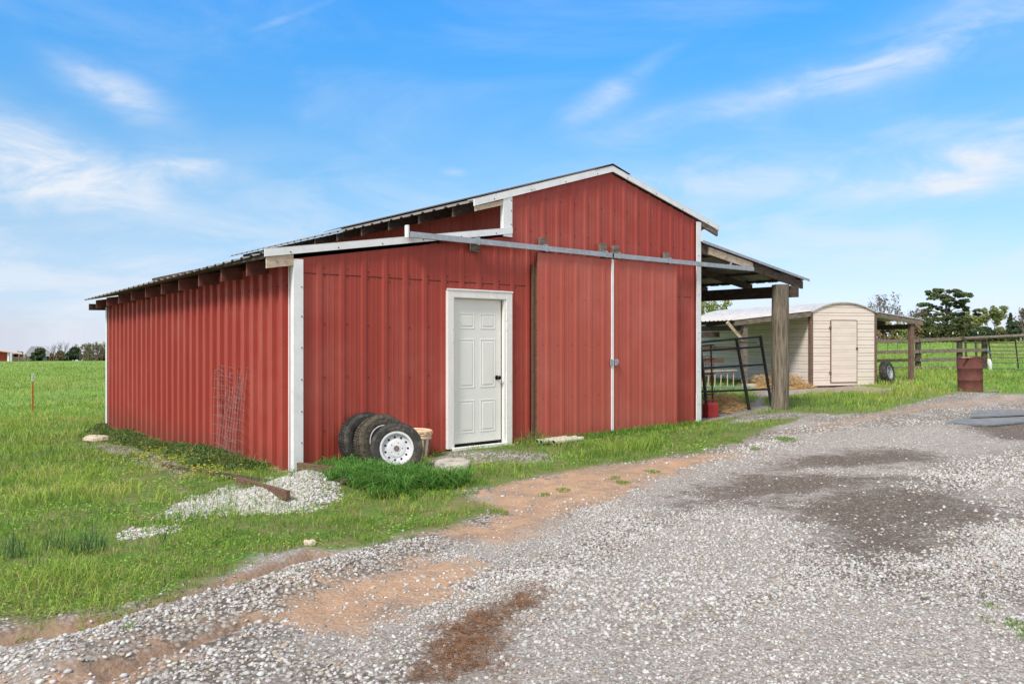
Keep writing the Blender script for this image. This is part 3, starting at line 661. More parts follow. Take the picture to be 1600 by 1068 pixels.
# --- round concrete slab
c0 = gp(708, 726); cz = gz(*c0)
m = MB(); prof = [(.205, -.04), (.225, .0), (.222, .05), (.205, .068), (.16, .072), (0, .070)]
m.lathe(prof, 40, Matrix.Translation((c0[0], c0[1], cz)) @ Matrix.Rotation(R(3), 4, 'X'))
m.v = [tuple(Vector(v) * 1 + Vector((random.uniform(-.006, .006), random.uniform(-.006, .006), random.uniform(-.003, .003)))) for v in m.v]
tag(m.build('stepping_stone', 'concrete', smooth=True), 'round grey concrete stepping slab in the grass left of the door', 'stepping stone')
# --- three pipes
lab = ['short peeling white post lying nearest the sliding door, hindmost of three', 'middle one of three peeling white posts with dark open end', 'frontmost peeling white post lying in the grass by the sliding door']
for k, (u, v, z, L, rr, l) in enumerate(((3.52, -.36, .045, .62, .032, 0), (3.50, -.47, .045, .74, .036, 1), (3.66, -.56, .040, .62, .040, 2))):
    a = W(u, v, 0); g = gz(a.x, a.y)
    rt = thing('old_post', lab[l], 'post', (a.x, a.y, g + z), 'peeling posts on the ground by the sliding door')
    d = (U3 * .995 + V3 * .06).normalized(); m = MB(); p = Vector((a.x, a.y, g + z))
    m.lathe([(rr, 0), (rr * 1.02, L * .3), (rr * .97, L * .7), (rr, L), (rr * .8, L), (rr * .78, 0)], 18, Matrix.Translation(p) @ d.to_track_quat('Z', 'Y').to_matrix().to_4x4(), close=True); m.build('shell', 'pvc', rt, smooth=True)
    m = MB(); m.lathe([(rr * .79, .015), (0, .012)], 16, Matrix.Translation(p) @ d.to_track_quat('Z', 'Y').to_matrix().to_4x4()); m.build('open_end', 'hole', rt); m = MB(); m.lathe([(rr * .79, L - .015), (0, L - .012)], 16, Matrix.Translation(p) @ d.to_track_quat('Z', 'Y').to_matrix().to_4x4()); m.build('open_end', 'hole', rt)
# --- boards by the corner
def board(px0, py0, px1, py1, w, t, dz, label, name='board', matn='brownwood', roll=0, z1=0):
    a = gp(px0, py0); b = gp(px1, py1); za = gz(*a); zb_ = gz(*b)
    lift = max(0, max(gz(a[0] + (b[0] - a[0]) * t, a[1] + (b[1] - a[1]) * t) - (za + (zb_ - za) * t) for t in (.15, .3, .5, .7, .85)) - .02)
    za += lift; zb_ += lift
    m = MB(); m.bar((a[0], a[1], za + dz), (b[0], b[1], zb_ + dz + z1), w, t, up=(math.sin(roll) * .7, -math.sin(roll), math.cos(roll)))
    return tag(m.build(name, matn, bevel=.004), label, 'board', 'old boards near the barn corner')
board(466, 752, 526, 758, .05, .11, .11, 'brown board lying on top at the foot of the barn corner')
board(474, 757, 545, 769, .16, .045, .03, 'grey-brown board lying under the other one at the barn corner', matn='greywood')
board(487, 733, 535, 727, .09, .03, .05, 'thin reddish stick of wood against the wall between corner and tyres', roll=.3)
board(372, 765, 450, 789, .045, .085, .01, 'brown board half buried across the gravel spill')
board(255, 727, 420, 757, .05, .05, .01, 'long dark rotten board sunk in weeds beside the side wall', matn='wood')
# --- flat rock at rear corner
def rock(cx, cy, sx, sy, sz, seed, label, rot=0, cat='rock'):
    rnd = random.Random(seed); g = gz(cx, cy); m = MB(); n = 12
    rings = [(0, .0), (.7, .05), (1, .35), (.94, .8), (.7, 1.), (0, 1.02)]
    m.lathe([(r, z) for r, z in rings], n)
    vs = []
    for i, v in enumerate(m.v):
        k = 1 + rnd.uniform(-.16, .16) if i >= n else 1
        x, y = v[0] * sx * k, v[1] * sy * k; z = v[2] * sz + rnd.uniform(-.1, .1) * sz
        vs.append((cx + x * math.cos(rot) - y * math.sin(rot), cy + x * math.sin(rot) + y * math.cos(rot), g - .02 + z))
    m.v = vs; return tag(m.build('rock', 'rockm', smooth=False, bevel=.01), label, cat)
r0 = gp(152, 688); rock(r0[0], r0[1], .24, .16, .13, 3, 'flat tan rock in the grass at the far corner of the side wall', .2)
r1 = gp(484, 850); rock(r1[0], r1[1], .045, .035, .05, 5, 'small pinkish rock at the edge between grass and gravel')
# --- wire mesh leaning on side wall
wm = thing('wire_mesh', 'bent sheet of rusty welded wire fence leaning on the side wall', 'wire mesh', tuple(W(-.2, 1.6, gz(*W(-.2, 1.6, 0)[:2]))))
for li, (v0, v1, zt, lean, sk, zb0) in enumerate(((1.36, 2.40, 1.10, .09, .0, -.14), (1.52, 2.52, 1.02, .14, -.06, -.12))):
    m = MB(); nv = 8; nz = 9
    def q(a, b): # a 0..1 across, b 0..1 up
        return W(-.045 - (1 - b) * lean - .02 * math.sin(a * 5 + b * 3), v0 + (v1 - v0) * a * (.9 + .1 * b) + sk * (1 - b) * .6 + .06 * (b - .5), zb0 + (zt - zb0) * b + li * .05 * (a - .5) + .01 * math.sin(a * 9 + li))
    for i in range(nv + 1):
        m.tube([q(i / nv, k / 12) for k in range(13)], .0026, 4)
    for j in range(nz + 1):
        m.tube([q(-.03 + 1.06 * k / 8, j / nz) for k in range(9)], .0032, 4)
    m.build('wire_grid', 'wire', wm)
# --- gas can
g0 = gp(1110, 652); gzz = gz(*g0)
gc = thing('gas_can', 'red plastic fuel can standing in grass by the barn corner', 'fuel can', (g0[0], g0[1], gzz)); rot = Matrix.Rotation(R(25), 3, 'Z')
def gl(x, y, z): return Vector((g0[0], g0[1], gzz)) + rot @ Vector((x, y, z))
m = MB(); m.box(gl(0, 0, .125), (.25, .17, .25), rot)
for x in (-.09, 0, .09): m.box(gl(x, -.086, .125), (.055, .012, .18), rot)
m.add([gl(-.13, -.08, .25), gl(.13, -.08, .25), gl(.13, .08, .25), gl(-.13, .08, .25), gl(-.10, -.04, .285), gl(.09, -.04, .285), gl(.09, .04, .285), gl(-.10, .04, .285)], [(0, 1, 5, 4), (1, 2, 6, 5), (2, 3, 7, 6), (3, 0, 4, 7), (4, 5, 6, 7)])
m.build('can_body', 'gascan', gc, bevel=.014)
m = MB(); m.tube([gl(-.05, 0, .28), gl(-.04, 0, .33), gl(.05, 0, .335), (gl(.09, 0, .28))], .014, 8); m.build('handle', 'gascan', gc, smooth=True)
m = MB(); m.tube([gl(-.09, 0, .27), gl(-.095, 0, .32), gl(-.14, 0, .36), gl(-.19, 0, .40)], [.025, .022, .016, .01], 10); m.build('spout', 'black', gc, smooth=True)
# --- metal corral panel leaning at the open lean-to
pg = gz(*W(9.2, .5, 0)[:2])
cp = thing('corral_panel', 'black tube corral panel leaning under the open lean-to', 'panel', tuple(W(9.2, .45, pg)))
def cpq(ut, ub, b, ztop): return W(ut * b + ub * (1 - b), .45 + .22 * b, pg * (1 - b) + ztop * b)
def cpr(ul, zl, ur, zr): return [W(ul, .45 + .22 * zl / 1.5, zl), W(ur, .45 + .22 * zr / 1.5, zr)]
for ul, zl, ur, zr in ((8.3, 1.40, 10.86, 1.54), (8.3, 1.24, 10.87, 1.33), (8.3, .91, 10.90, .95), (8.3, .47, 10.92, .42)):
    MB().tube(cpr(ul, zl, ur, zr), .021, 8).build('rail', 'black', cp, smooth=True)
for ut, ub, zt_ in ((8.74, 8.70, 1.43), (9.98, 10.12, 1.50), (10.86, 10.96, 1.56)):
    MB().tube([cpq(ut, ub, -.02, zt_), cpq(ut, ub, 1.0, zt_)], .034, 8).build('upright', 'black', cp, smooth=True)
MB().bar(*cpr(10.1, 1.42, 10.7, 1.42), .03, .035).build('rail', 'greywood', cp)
cp2 = thing('corral_panel', 'thin rusty-brown corral panel standing behind the black tube panel', 'panel', tuple(W(9.0, 1.3, pg)))
for z0_, z1_ in ((1.30, 1.36), (1.02, 1.06), (.72, .74), (.30, .30)):
    MB().tube([W(8.1, 1.15, pg + z0_), W(10.3, 1.45, pg + z1_)], .016, 7).build('rail', 'rust', cp2, smooth=True)
for u_c in (8.2, 8.95, 9.6, 10.25):
    MB().tube([W(u_c + .05, 1.2 + (u_c - 8.1) * .13, pg - .03), W(u_c, 1.22 + (u_c - 8.1) * .13, pg + 1.37)], .019, 7).build('upright', 'rust', cp2, smooth=True)
# --- rubber mats
mzs = []
for (pl, dz, lb) in ([[(1478, 661), (1540, 664), (1700, 654), (1700, 645), (1520, 652)], .012, 'grey rubber mat on the gravel, the lower one with curled dark edge'],
               [[(1516, 655), (1640, 651), (1640, 645), (1523, 646)], .045, 'grey rubber mat lying on top of the other mat']):
    top = []; 
    P = PP(pl)
    for (x, y) in P: top.append(Vector((x, y, gz(x, y) + dz + .018)))
    n = len(P); m = MB(); m.add(top + [t - Vector((0, 0, .025)) for t in top], [tuple(range(n)), tuple(range(2 * n - 1, n - 1, -1))] + [(i, n + i, n + (i + 1) % n, (i + 1) % n) for i in range(n)])
    tag(m.build('rubber_mat', 'mat'), lb, 'mat', 'rubber mats on the drive')
# --- rusty drum
dx, dy = 11.83, 20.15; dg = gz(dx, dy)
dr = thing('steel_drum', 'rusty red-brown steel drum standing on grass by the drive', 'drum', (dx, dy, dg)); mm = Matrix.Translation((dx, dy, dg)) @ Matrix.Rotation(R(-1.5), 4, 'Y')
m = MB(); m.lathe([(.285, 0), (.295, 0), (.295, .02), (.287, .03), (.287, .27), (.297, .285), (.297, .295), (.287, .31), (.287, .57), (.297, .585), (.297, .595), (.287, .61), (.287, .84), (.297, .85), (.297, .87), (.285, .872), (.278, .86), (.278, .1), (0, .1)], 44, mm)
m.build('drum_body', 'rust', dr, smooth=True)
m = MB(); m.box(mm @ Vector((-.2, -.26, .875)), (.34, .05, .02), Matrix.Rotation(R(20), 3, 'Z')); tag(m.build('scrap_board', 'rawwood'), 'thin pale stick laid on the rusty drum rim', 'stick')
dd = gp(1548, 612); rock(dd[0], dd[1], .32, .12, .06, 9, 'dark flat lump of debris beside the rusty drum', .1).data.materials[0] = M['mat']

# ================================================================== SHED
C0 = np.array((8.80, 23.0)); SU = Vector((.956, .292, 0)).normalized(); SV = Vector((-SU.y, SU.x, 0)); SZ = .12
SR = Matrix((SU, SV, Vector((0, 0, 1)))).transposed()
def S(u, v, z): return Vector((C0[0], C0[1], 0)) + SU * u + SV * v + Vector((0, 0, z))
def SB(mb, u0, u1, v0, v1, z0, z1, mi=0): return mb.box(S((u0 + u1) / 2, (v0 + v1) / 2, (z0 + z1) / 2), (u1 - u0, v1 - v0, z1 - z0), SR, mi)
shed = thing('shed', 'cream sided garden shed with barrel roof and open side roofs on posts', 'shed', tuple(S(1.17, 3, SZ)))
SW = 2.33; SE = 2.28; ST = 2.57; SD = 6.3
def arc(u): t = (u / SW) * 2 - 1; return SE + (ST - SE) * (1 - abs(t) ** 2.0)
def lap_wall(m, n_out, p, s0, s1, z0, ztop, cuts=None):
    # horizontal lapped metal siding: each course has a wide face and a thin shadow groove
    z = z0; k = 0
    while z < ztop(0) + .4:
        h = .165 if k % 2 == 0 else .075
        segs = 14
        for i in range(segs):
            a = s0 + (s1 - s0) * i / segs; b = s0 + (s1 - s0) * (i + 1) / segs
            ta, tb = min(z + h - .010, ztop(a)), min(z + h - .010, ztop(b))
            if ta <= z and tb <= z: continue
            ta = max(ta, z); tb = max(tb, z)
            o = n_out * .014; o2 = n_out * .008
            m.add([p(a, z) + o, p(b, z) + o, p(b, tb) + o2, p(a, ta) + o2, p(a, ta), p(b, tb), p(a, z), p(b, z)], [(0, 1, 2, 3), (3, 2, 5, 4), (0, 6, 7, 1)])
        z += h; k += 1
    # backing sheet
    segs = 14
    for i in range(segs):
        a = s0 + (s1 - s0) * i / segs; b = s0 + (s1 - s0) * (i + 1) / segs
        m.add([p(a, z0), p(b, z0), p(b, ztop(b)), p(a, ztop(a))], [(0, 1, 2, 3)], 1)
m = MB(); lap_wall(m, -SV, lambda s, z: S(s, 0, z), 0, SW, SZ, arc); m.build('front_wall', ['cream', 'browntrim'], shed)
m = MB(); lap_wall(m, -SU, lambda s, z: S(0, s, z), 0, SD, SZ, lambda s: SE); m.build('side_wall', ['cream', 'browntrim'], shed)
m = MB(); lap_wall(m, SU, lambda s, z: S(SW, s, z), 0, SD, SZ, lambda s: SE); lap_wall(m, SV, lambda s, z: S(s, SD, z), 0, SW, SZ, arc); m.build('side_wall', ['cream', 'browntrim'], shed)
for u in (-.022, SW - .06):
    m = MB(); SB(m, u, u + .085, -.026, -.015, SZ - .05, SE - .01); SB(m, -.03 if u < 0 else SW + .015, -.015 if u < 0 else SW + .03, -.015, .08, SZ - .05, SE - .01); m.build('corner_trim', 'browntrim', shed)
m = MB(); SB(m, .02, SW - .02, .02, SD - .1, SZ - .12, SZ - .002); m.build('floor_frame', 'wood', shed)
m = MB(); n = 18; vs = []      # barrel roof
for vv in (-.06, SD + .06):
    for off in (0, .035):
        for i in range(n + 1): u = -.05 + (SW + .10) * i / n; vs.append(S(u, vv, arc(min(max(u, 0), SW)) + .004 + off - (.02 if i in (0, n) else 0)))
q = n + 1
for i in range(n):
    m.add([vs[i], vs[i + 1], vs[2 * q + i + 1], vs[2 * q + i], vs[q + i], vs[q + i + 1], vs[3 * q + i + 1], vs[3 * q + i]], [(3, 2, 1, 0), (4, 5, 6, 7), (0, 1, 5, 4), (2, 3, 7, 6)])
m.build('roof', 'rooflight', shed)
m = MB(); SB(m, .70, 1.61, -.030, -.016, .215, 2.045); 
sd = m.build('shed_door', 'cream', shed)
m = MB(); z = .215; k = 0
while z < 2.03:
    h = .165 if k % 2 == 0 else .075; SB(m, .705, 1.605, -.036, -.031, z + .01, min(z + h, 2.04)); z += h; k += 1
m.build('door_siding', 'cream', sd)
m = MB()
SB(m, .672, .70, -.034, -.014, .20, 2.06); SB(m, 1.61, 1.628, -.034, -.014, .20, 2.06); SB(m, .70, 1.61, -.034, -.014, 2.045, 2.07); SB(m, .70, 1.61, -.030, -.014, .20, .214)
m.build('door_gap', 'browntrim', sd)
for z in (.50, 1.84): MB().lathe([(.0, 0), (.042, 0), (.042, .012), (0, .014)], 12, Matrix.Translation(S(.66, -.035, z)) @ Matrix((SU, Vector((0, 0, 1)), -SV)).transposed().to_4x4()).build('hinge', 'browntrim', sd)
m = MB(); SB(m, 1.585, 1.635, -.055, -.036, 1.18, 1.25); m.build('latch', 'black', sd)
def srf(pts_u0, z0, u1, z1, v0, v1, name, matn):
    m = MB(); d = (S(u1, 0, z1) - S(pts_u0, 0, z0)).normalized(); nn = d.cross(SV).normalized(); nn = nn if nn.z > 0 else -nn
    sheet(m, v0, v1, lambda s: S(pts_u0, s, z0), lambda s: S(u1, s, z1), nn, .23, .02, .002, thick=.004); return m.build(name, matn, shed)
srf(-2.68, 2.03, .0, 2.33, -.08, SD, 'side_roof', 'rooflight'); srf(4.12, 2.08, SW, 2.32, -.08, SD, 'side_roof', 'rooflight')
def sb2(u0, z0, u1, z1, h, v0, v1, name, matn):
    m = MB(); vs = [S(u0, v0, z0 - h), S(u0, v1, z0 - h), S(u0, v1, z0), S(u0, v0, z0), S(u1, v0, z1 - h), S(u1, v1, z1 - h), S(u1, v1, z1), S(u1, v0, z1)]
    m.add(vs, [(0, 3, 2, 1), (4, 5, 6, 7), (0, 1, 5, 4), (2, 3, 7, 6), (0, 4, 7, 3), (1, 2, 6, 5)]); return m.build(name, matn, shed)
for k, vv in enumerate((-.06, 1.5, 3.0, 4.5, 6.0)):
    sb2(-2.60, 2.025, -.03, 2.315, .15, vv, vv + .05, 'rafter', 'greywood' if k == 0 else 'wood')
    sb2(4.07, 2.07, SW + .03, 2.305, .15, vv, vv + .05, 'rafter', 'greywood' if k == 0 else 'wood')
for uu, zz in ((-2.35, 1.90), (3.78, 1.96)):
    m = MB(); SB(m, uu, uu + .05, 0, SD, zz - .15, zz); m.build('beam', 'wood', shed)
for vv in (.0, 3.0, 6.0):
    m = MB(); SB(m, -2.28, -2.14, vv, vv + .12, -.2, 1.9); m.build('post', 'greywood', shed)
    m = MB(); SB(m, 3.66, 3.78, vv, vv + .12, -.1, 1.97); m.build('post', 'browntrim' if vv == 0 else 'wood', shed)
MB().bar(S(-2.2, .10, 1.42), S(-2.75, .10, 1.98), .05, .09).build('brace', 'rawwood', shed)
m = MB(); SB(m, -2.2, -2.17, .1, 5.9, 1.15, 1.27); m.build('side_rail', 'brownwood', shed)
# wheel beside shed
w2 = thing('trailer_wheel', 'dark tyre on silver rim leaning against the right side of the shed', 'wheel')
tyre_parts(w2, .345, .185, .22, 'rubber'); rim_part(w2, .185, .22, 'galv'); w2.location = S(SW + .40, -.02, gz(*S(SW + .4, 0, 0)[:2]) + .33); w2.rotation_euler = orient(SU * .42 - SV * .9, R(10))
# clutter under the left side roof : chairs, slatted rack, green board
def frame_chair(loc, rotz, label):
    r = thing('metal_chair', label, 'chair', loc, 'rusty metal chairs under the side roof'); b = Vector(loc); ro = Matrix.Rotation(rotz, 3, 'Z')
    T = lambda x, y, z: b + ro @ Vector((x, y, z))
    m = MB()
    for y in (-.2, .2):
        for x in (-.2, .2): m.tube([T(x, y, 0), T(x * .9, y * .9, .45)], .012, 6)
    m.tube([T(-.2, -.2, .45), T(.2, -.2, .45), T(.2, .2, .45), T(-.2, .2, .45), T(-.2, -.2, .45)], .012, 6); m.build('leg_frame', 'rust', r)
    m = MB(); m.tube([T(-.2, .2, .45), T(-.2, .24, .78), T(-.13, .26, .92), T(0, .265, .97), T(.13, .26, .92), T(.2, .24, .78), T(.2, .2, .45)], .012, 6)
    for x in (-.12, -.04, .04, .12): m.tube([T(x, .21, .45), T(x, .255, .9)], .007, 5)
    m.tube([T(-.2, .235, .7), T(.2, .235, .7)], .009, 5); m.build('backrest', 'rust', r)
    m = MB(); m.box(T(0, 0, .46), (.4, .4, .02), ro); m.build('seat', 'rust', r); return r
frame_chair(tuple(S(-3.15, 1.2, .02)), R(10), 'rusty metal chair with arched back, behind the corral panel')
frame_chair(tuple(S(-2.55, 1.6, .02)), R(-25), 'rusty metal chair partly hidden by the slatted rack')
rk = thing('slatted_rack', 'pale weathered slatted wooden rack in front of the rusty chairs', 'rack', tuple(S(-3.0, .3, 0)))
for k in range(6): MB().bar(S(-3.45 + k * .21, .3 + .02 * (k % 2), .0), S(-3.38 + k * .20, .35, .60), .025, .035).build('slat', 'rawwood', rk)
MB().bar(S(-3.48, .3, .57), S(-2.3, .3, .60), .05, .03).build('top_bar', 'rawwood', rk)
m = MB(); m.bar(S(-4.2, -.3, .17), S(-2.35, -.3, .14), .30, .05); tag(m.build('green_board', 'greenpaint'), 'faded green board lying behind the corral panel', 'board')
m = MB(); m.bar(S(-4.3, 1.0, .86), S(-2.3, 1.0, .86), .06, .13); tag(m.build('plank', 'brownwood'), 'rough brown plank held level behind the corral panel', 'plank')
m = MB(); m.bar(S(-3.1, 1.4, 1.62), S(-2.2, 1.4, 1.64), .05, .16); m.tube([S(-3.15, 1.4, 1.70), S(-3.0, 1.35, 1.6), S(-2.95, 1.3, 1.5)], .025, 6); tag(m.build('hanging_tool', 'wood'), 'dark old wooden tool hanging under the side roof', 'tool')
m = MB(); SB(m, -2.35, -2.0, -.25, .0, -.05, .22); tag(m.build('grey_block', 'concrete', bevel=.02), 'grey concrete block at the foot of the side roof post', 'block')
m = MB(); SB(m, -1.35, -1.05, -.1, .15, .35, .62); SB(m, -1.30, -1.1, -.08, .1, -.05, .35); tag(m.build('feed_box', 'greywood', bevel=.01), 'small grey feed box on a stump beside the shed wall', 'box')

# ================================================================== FENCES (right)
FY = 31.0
def FX(px, Y=FY): return (px - 800) / FPX * Y
fe = thing('rail_fence', 'dark weathered wooden rail fence running from the shed to the gate', 'fence', (FX(1440), FY, gz(FX(1440), FY)))
for px, ex in ((1345, .0), (1437, .08), (1502, .12), (1541, .12)):
    x = FX(px); g = gz(x, FY + .1); m = MB(); m.box((x, FY + .12, g + .58 + ex / 2), (.17 if px > 1430 else .13, .16, 1.20 + ex), None, 0, .012); m.build('post', 'wood', fe, bevel=.01)
def railz(y, Y=FY): return Z0 + (HZ - y) / FPX * Y
for x0, x1, ys in ((1300, 1436, ((534.5, 532), (551, 549), (564.5, 562), (576, 574))), (1437, 1502, ((531, 529), (549, 547), (562, 561), (574.5, 574))), (1502, 1541, ((529, 528), (547, 546.5)))):
    for a, b in ys:
        m = MB(); m.bar((FX(x0), FY, railz(a)), (FX(x1), FY, railz(b)), .045, .135 + random.uniform(-.02, .01)); m.build('rail', random.choice(['greywood', 'wood', 'greywood']), fe, bevel=.005)
gt = thing('pipe_gate', 'long grey tube farm gate right of the rail fence', 'gate', (FX(1580), FY, .3))
for y in (535, 541.5, 547.5, 553, 558, 566, 575.5): MB().tube([(FX(1545), FY - .02, railz(y)), (FX(1690), FY - 1.3, railz(y, FY) - .01)], .022, 8).build('tube_rail', 'greywood', gt, smooth=True)
for px in (1546, 1580, 1640, 1690):
    k = (px - 1545) / 145; MB().tube([(FX(px) - .05, FY - .02 - k * 1.28, railz(532)), (FX(px) + .08, FY - .02 - k * 1.28, railz(577))], .025, 8).build('upright', 'black', gt, smooth=True)
pl = thing('top_pole', 'long pale pole laid level across the top of the tube gate', 'pole', (FX(1540), FY - .12, railz(527)))
MB().tube([(FX(1504), FY - .14, railz(528.5)), (FX(1560), FY - .3, railz(525.5)), (FX(1690), FY - .9, railz(519))], .06, 8).build('pole', 'greywood', pl, smooth=True)
m = MB(); m.tube([(FX(1543), FY - .12, railz(561)), (FX(1543), FY - .14, railz(566)), (FX(1544), FY - .15, railz(574)), (FX(1544), FY - .14, railz(582))], [.04, .08, .06, .09], 9)
m.v = [tuple(Vector(v) + Vector((random.uniform(-.03, .03), random.uniform(-.02, .02), random.uniform(-.02, .02)))) for v in m.v]; tag(m.build('feed_bag', 'whiteplastic', smooth=True), 'crumpled white bag tied low on the gate post', 'bag')
m = MB(); m.tube([(FX(1540), FY - .06, railz(546)), (FX(1542), FY - .1, railz(549)), (FX(1545), FY - .08, railz(552))], .035, 7); tag(m.build('gate_latch', 'bluem', smooth=True), 'blue strap wrapped round the gate post', 'strap')
# small gate frame in the field behind
g2 = thing('field_gate', 'small dark tube gate standing in the field behind the rail fence', 'gate', (FX(1515, 38), 38, .4))
for px in (1508, 1524): MB().tube([(FX(px, 38), 38, railz(532, 38)), (FX(px, 38) + .05, 38, railz(558, 38))], .05, 7).build('upright', 'wood', g2)
for y in (535, 548, 557): MB().tube([(FX(1508, 38), 38, railz(y, 38)), (FX(1540, 38), 38, railz(y, 38))], .025, 6).build('tube_rail', 'wood', g2)
# white-topped thin posts in the field
tpn = 0
for px, yt, Y in ((1370, 525, 52), (1387, 522, 56), (1402, 520, 60), (1421, 521, 64), (1453, 519, 60), (1489, 518.5, 58), (1528, 518, 56)):
    x = FX(px, Y); g = gz(x, Y); zt = railz(yt, Y)
    r = thing('field_post', 'thin steel field post with white top in the pasture behind the rail fence', 'post', (x, Y, g), 'white-topped posts in the right pasture')
    MB().tube([(x, Y, g), (x, Y, zt - .15)], .022, 5).build('shaft', 'wood', r); MB().tube([(x, Y, zt - .15), (x, Y, zt + .0)], .035, 6).build('white_cap', 'whiteplastic', r)

# ================================================================== LEFT: steel post and wires
tx, ty = -15.1, 24.6; tg = gz(tx, ty)
tp = thing('steel_post', 'orange steel fence post with white top in the left pasture', 'post', (tx, ty, tg))
m = MB(); zt = Z0 + (HZ - 583) / FPX * ty
m.bar((tx, ty, tg - .05), (tx + .0, ty, zt - .26), .05, .012, up=(0, 1, 0)); m.bar((tx, ty - .02, tg - .05), (tx, ty - .02, zt - .26), .012, .04, up=(0, 1, 0))
for k in range(18): m.box((tx, ty - .045, tg + .08 + k * .05), (.02, .012, .012))
m.build('shaft', 'rustpost', tp)
m = MB(); m.bar((tx, ty, zt - .26), (tx, ty, zt), .055, .014, up=(0, 1, 0)); m.bar((tx, ty - .02, zt - .26), (tx, ty - .02, zt), .014, .04, up=(0, 1, 0)); m.build('white_top', 'whiteplastic', tp)
wf = thing('wire_fence', 'thin pasture wires strung past the orange steel post', 'wire fence', (tx, ty, tg + .3))
for h in (.18, .52, .86, 1.14):
    MB().tube([(tx - 12, ty - 5, gz(tx - 12, ty - 5) + h), (tx - .03, ty - .06, tg + h), (tx + 6.2, ty - 7.6 + 3.5, gz(tx + 6.2, ty - 4.1) + h - .02), (-6.0, 18.4, gz(-6, 18.4) + h)], .0035, 4).build('wire', 'wire', wf)

# ================================================================== BACKGROUND buildings left
by = 96.0
def LX(px, Y): return (px - 800) / FPX * Y
def LZ(py, Y): return Z0 + (HZ - py) / FPX * Y
def far_frame(px, Y):      # a building's own axes: e1 along its front, e2 towards its back
    o = Vector((LX(px, Y), Y, 0)); e2 = o.normalized(); e1 = Vector((e2.y, -e2.x, 0)); k = o.length / FPX * math.hypot(FPX, px - 800) / FPX
    def Q(dpx, py, back=0): return o + e1 * (dpx * Y / FPX * .84) + e2 * back + Vector((0, 0, LZ(py, Y)))
    return Q
Q = far_frame(14, 96)
fb = thing('far_barn', 'small red barn with pinkish roof at the left edge of the pasture', 'barn', tuple(Q(0, 564)))
def slab(m, pts, th, mi=0):
    n = len(pts); m.add(list(pts) + [p - Vector((0, 0, th)) for p in pts], [tuple(range(n)), tuple(range(2 * n - 1, n - 1, -1))] + [(i, n + i, n + (i + 1) % n, (i + 1) % n) for i in range(n)], mi)
m = MB(); m.add([Q(-70, 567), Q(0, 567), Q(0, 551), Q(-19, 548), Q(-70, 541), Q(-70, 567, 8), Q(0, 567, 8), Q(0, 551, 8), Q(-70, 541, 8)], [(0, 1, 2, 3, 4), (6, 5, 8, 7), (1, 6, 7, 2), (5, 0, 4, 8)]); m.build('wall', 'red', fb)
m = MB(); slab(m, [Q(-72, 538.5, -.5), Q(21, 552, -.5), Q(21, 552, 8.5), Q(-72, 538.5, 8.5)], .14); m.build('roof', 'barnroof', fb)
m = MB(); m.bar(Q(-.5, 567, -.2), Q(-.5, 551, -.2), .22, .2, up=(0, 1, 0)); m.build('post', 'white', fb)
m = MB(); m.bar(Q(19, 567, -.2), Q(19, 553, -.2), .22, .2, up=(0, 1, 0)); m.build('post', 'redwood', fb)
m = MB(); m.bar(Q(5, 560, 6), Q(19, 560, 6), .15, 1.0); m.build('rear_wall', 'redwood', fb)
Q = far_frame(62, 135)
hs = thing('far_house', 'distant low house with grey hipped roof behind the left trees', 'house', tuple(Q(0, 566)))
m = MB(); P8 = [Q(a, 556, b) for a, b in ((-24, .5), (24, .5), (24, 8.5), (-24, 8.5))]; slab(m, P8, 2.6); m.build('wall', 'shingle', hs)
m = MB(); m.add([Q(-27, 556.5), Q(27, 556.5), Q(27, 556.5, 9), Q(-27, 556.5, 9), Q(-14, 541, 4.5), Q(4, 541, 4.5)], [(0, 1, 5, 4), (1, 2, 5), (2, 3, 4, 5), (3, 0, 4), (3, 2, 1, 0)]); m.build('roof', 'shingle', hs)
for a in (-12, 2, 14):
    m = MB(); m.bar(Q(a - 2, 560, .46), Q(a + 2, 560, .46), .06, .6); m.build('window', 'hole', hs)
lf = thing('far_fence', 'low dark rail fence along the far edge of the left pasture', 'fence', (LX(40, 94), 94, LZ(562, 94)))
for px in (20, 30, 40, 50): MB().box((LX(px, 94), 94, LZ(561, 94)), (.16, .16, 1.1)).build('post', 'greywood', lf)
for y in (558.5, 561.5): MB().bar((LX(20, 94), 94, LZ(y, 94)), (LX(53, 94), 94, LZ(y, 94)), .05, .14).build('rail', 'greywood', lf)
lf = thing('pasture_fence', 'dark rail fence panel beside the right dark shrub in the left pasture', 'fence', (LX(140, 90), 90, LZ(561, 90)))
for px in (125.5, 139, 152.5): MB().box((LX(px, 90), 90, LZ(555.5, 90)), (.13, .13, 1.1)).build('post', 'wood', lf)
for y in (549.5, 554, 558): MB().bar((LX(124, 90), 90, LZ(y, 90)), (LX(153, 90), 90, LZ(y, 90)), .05, .12).build('rail', 'wood', lf)

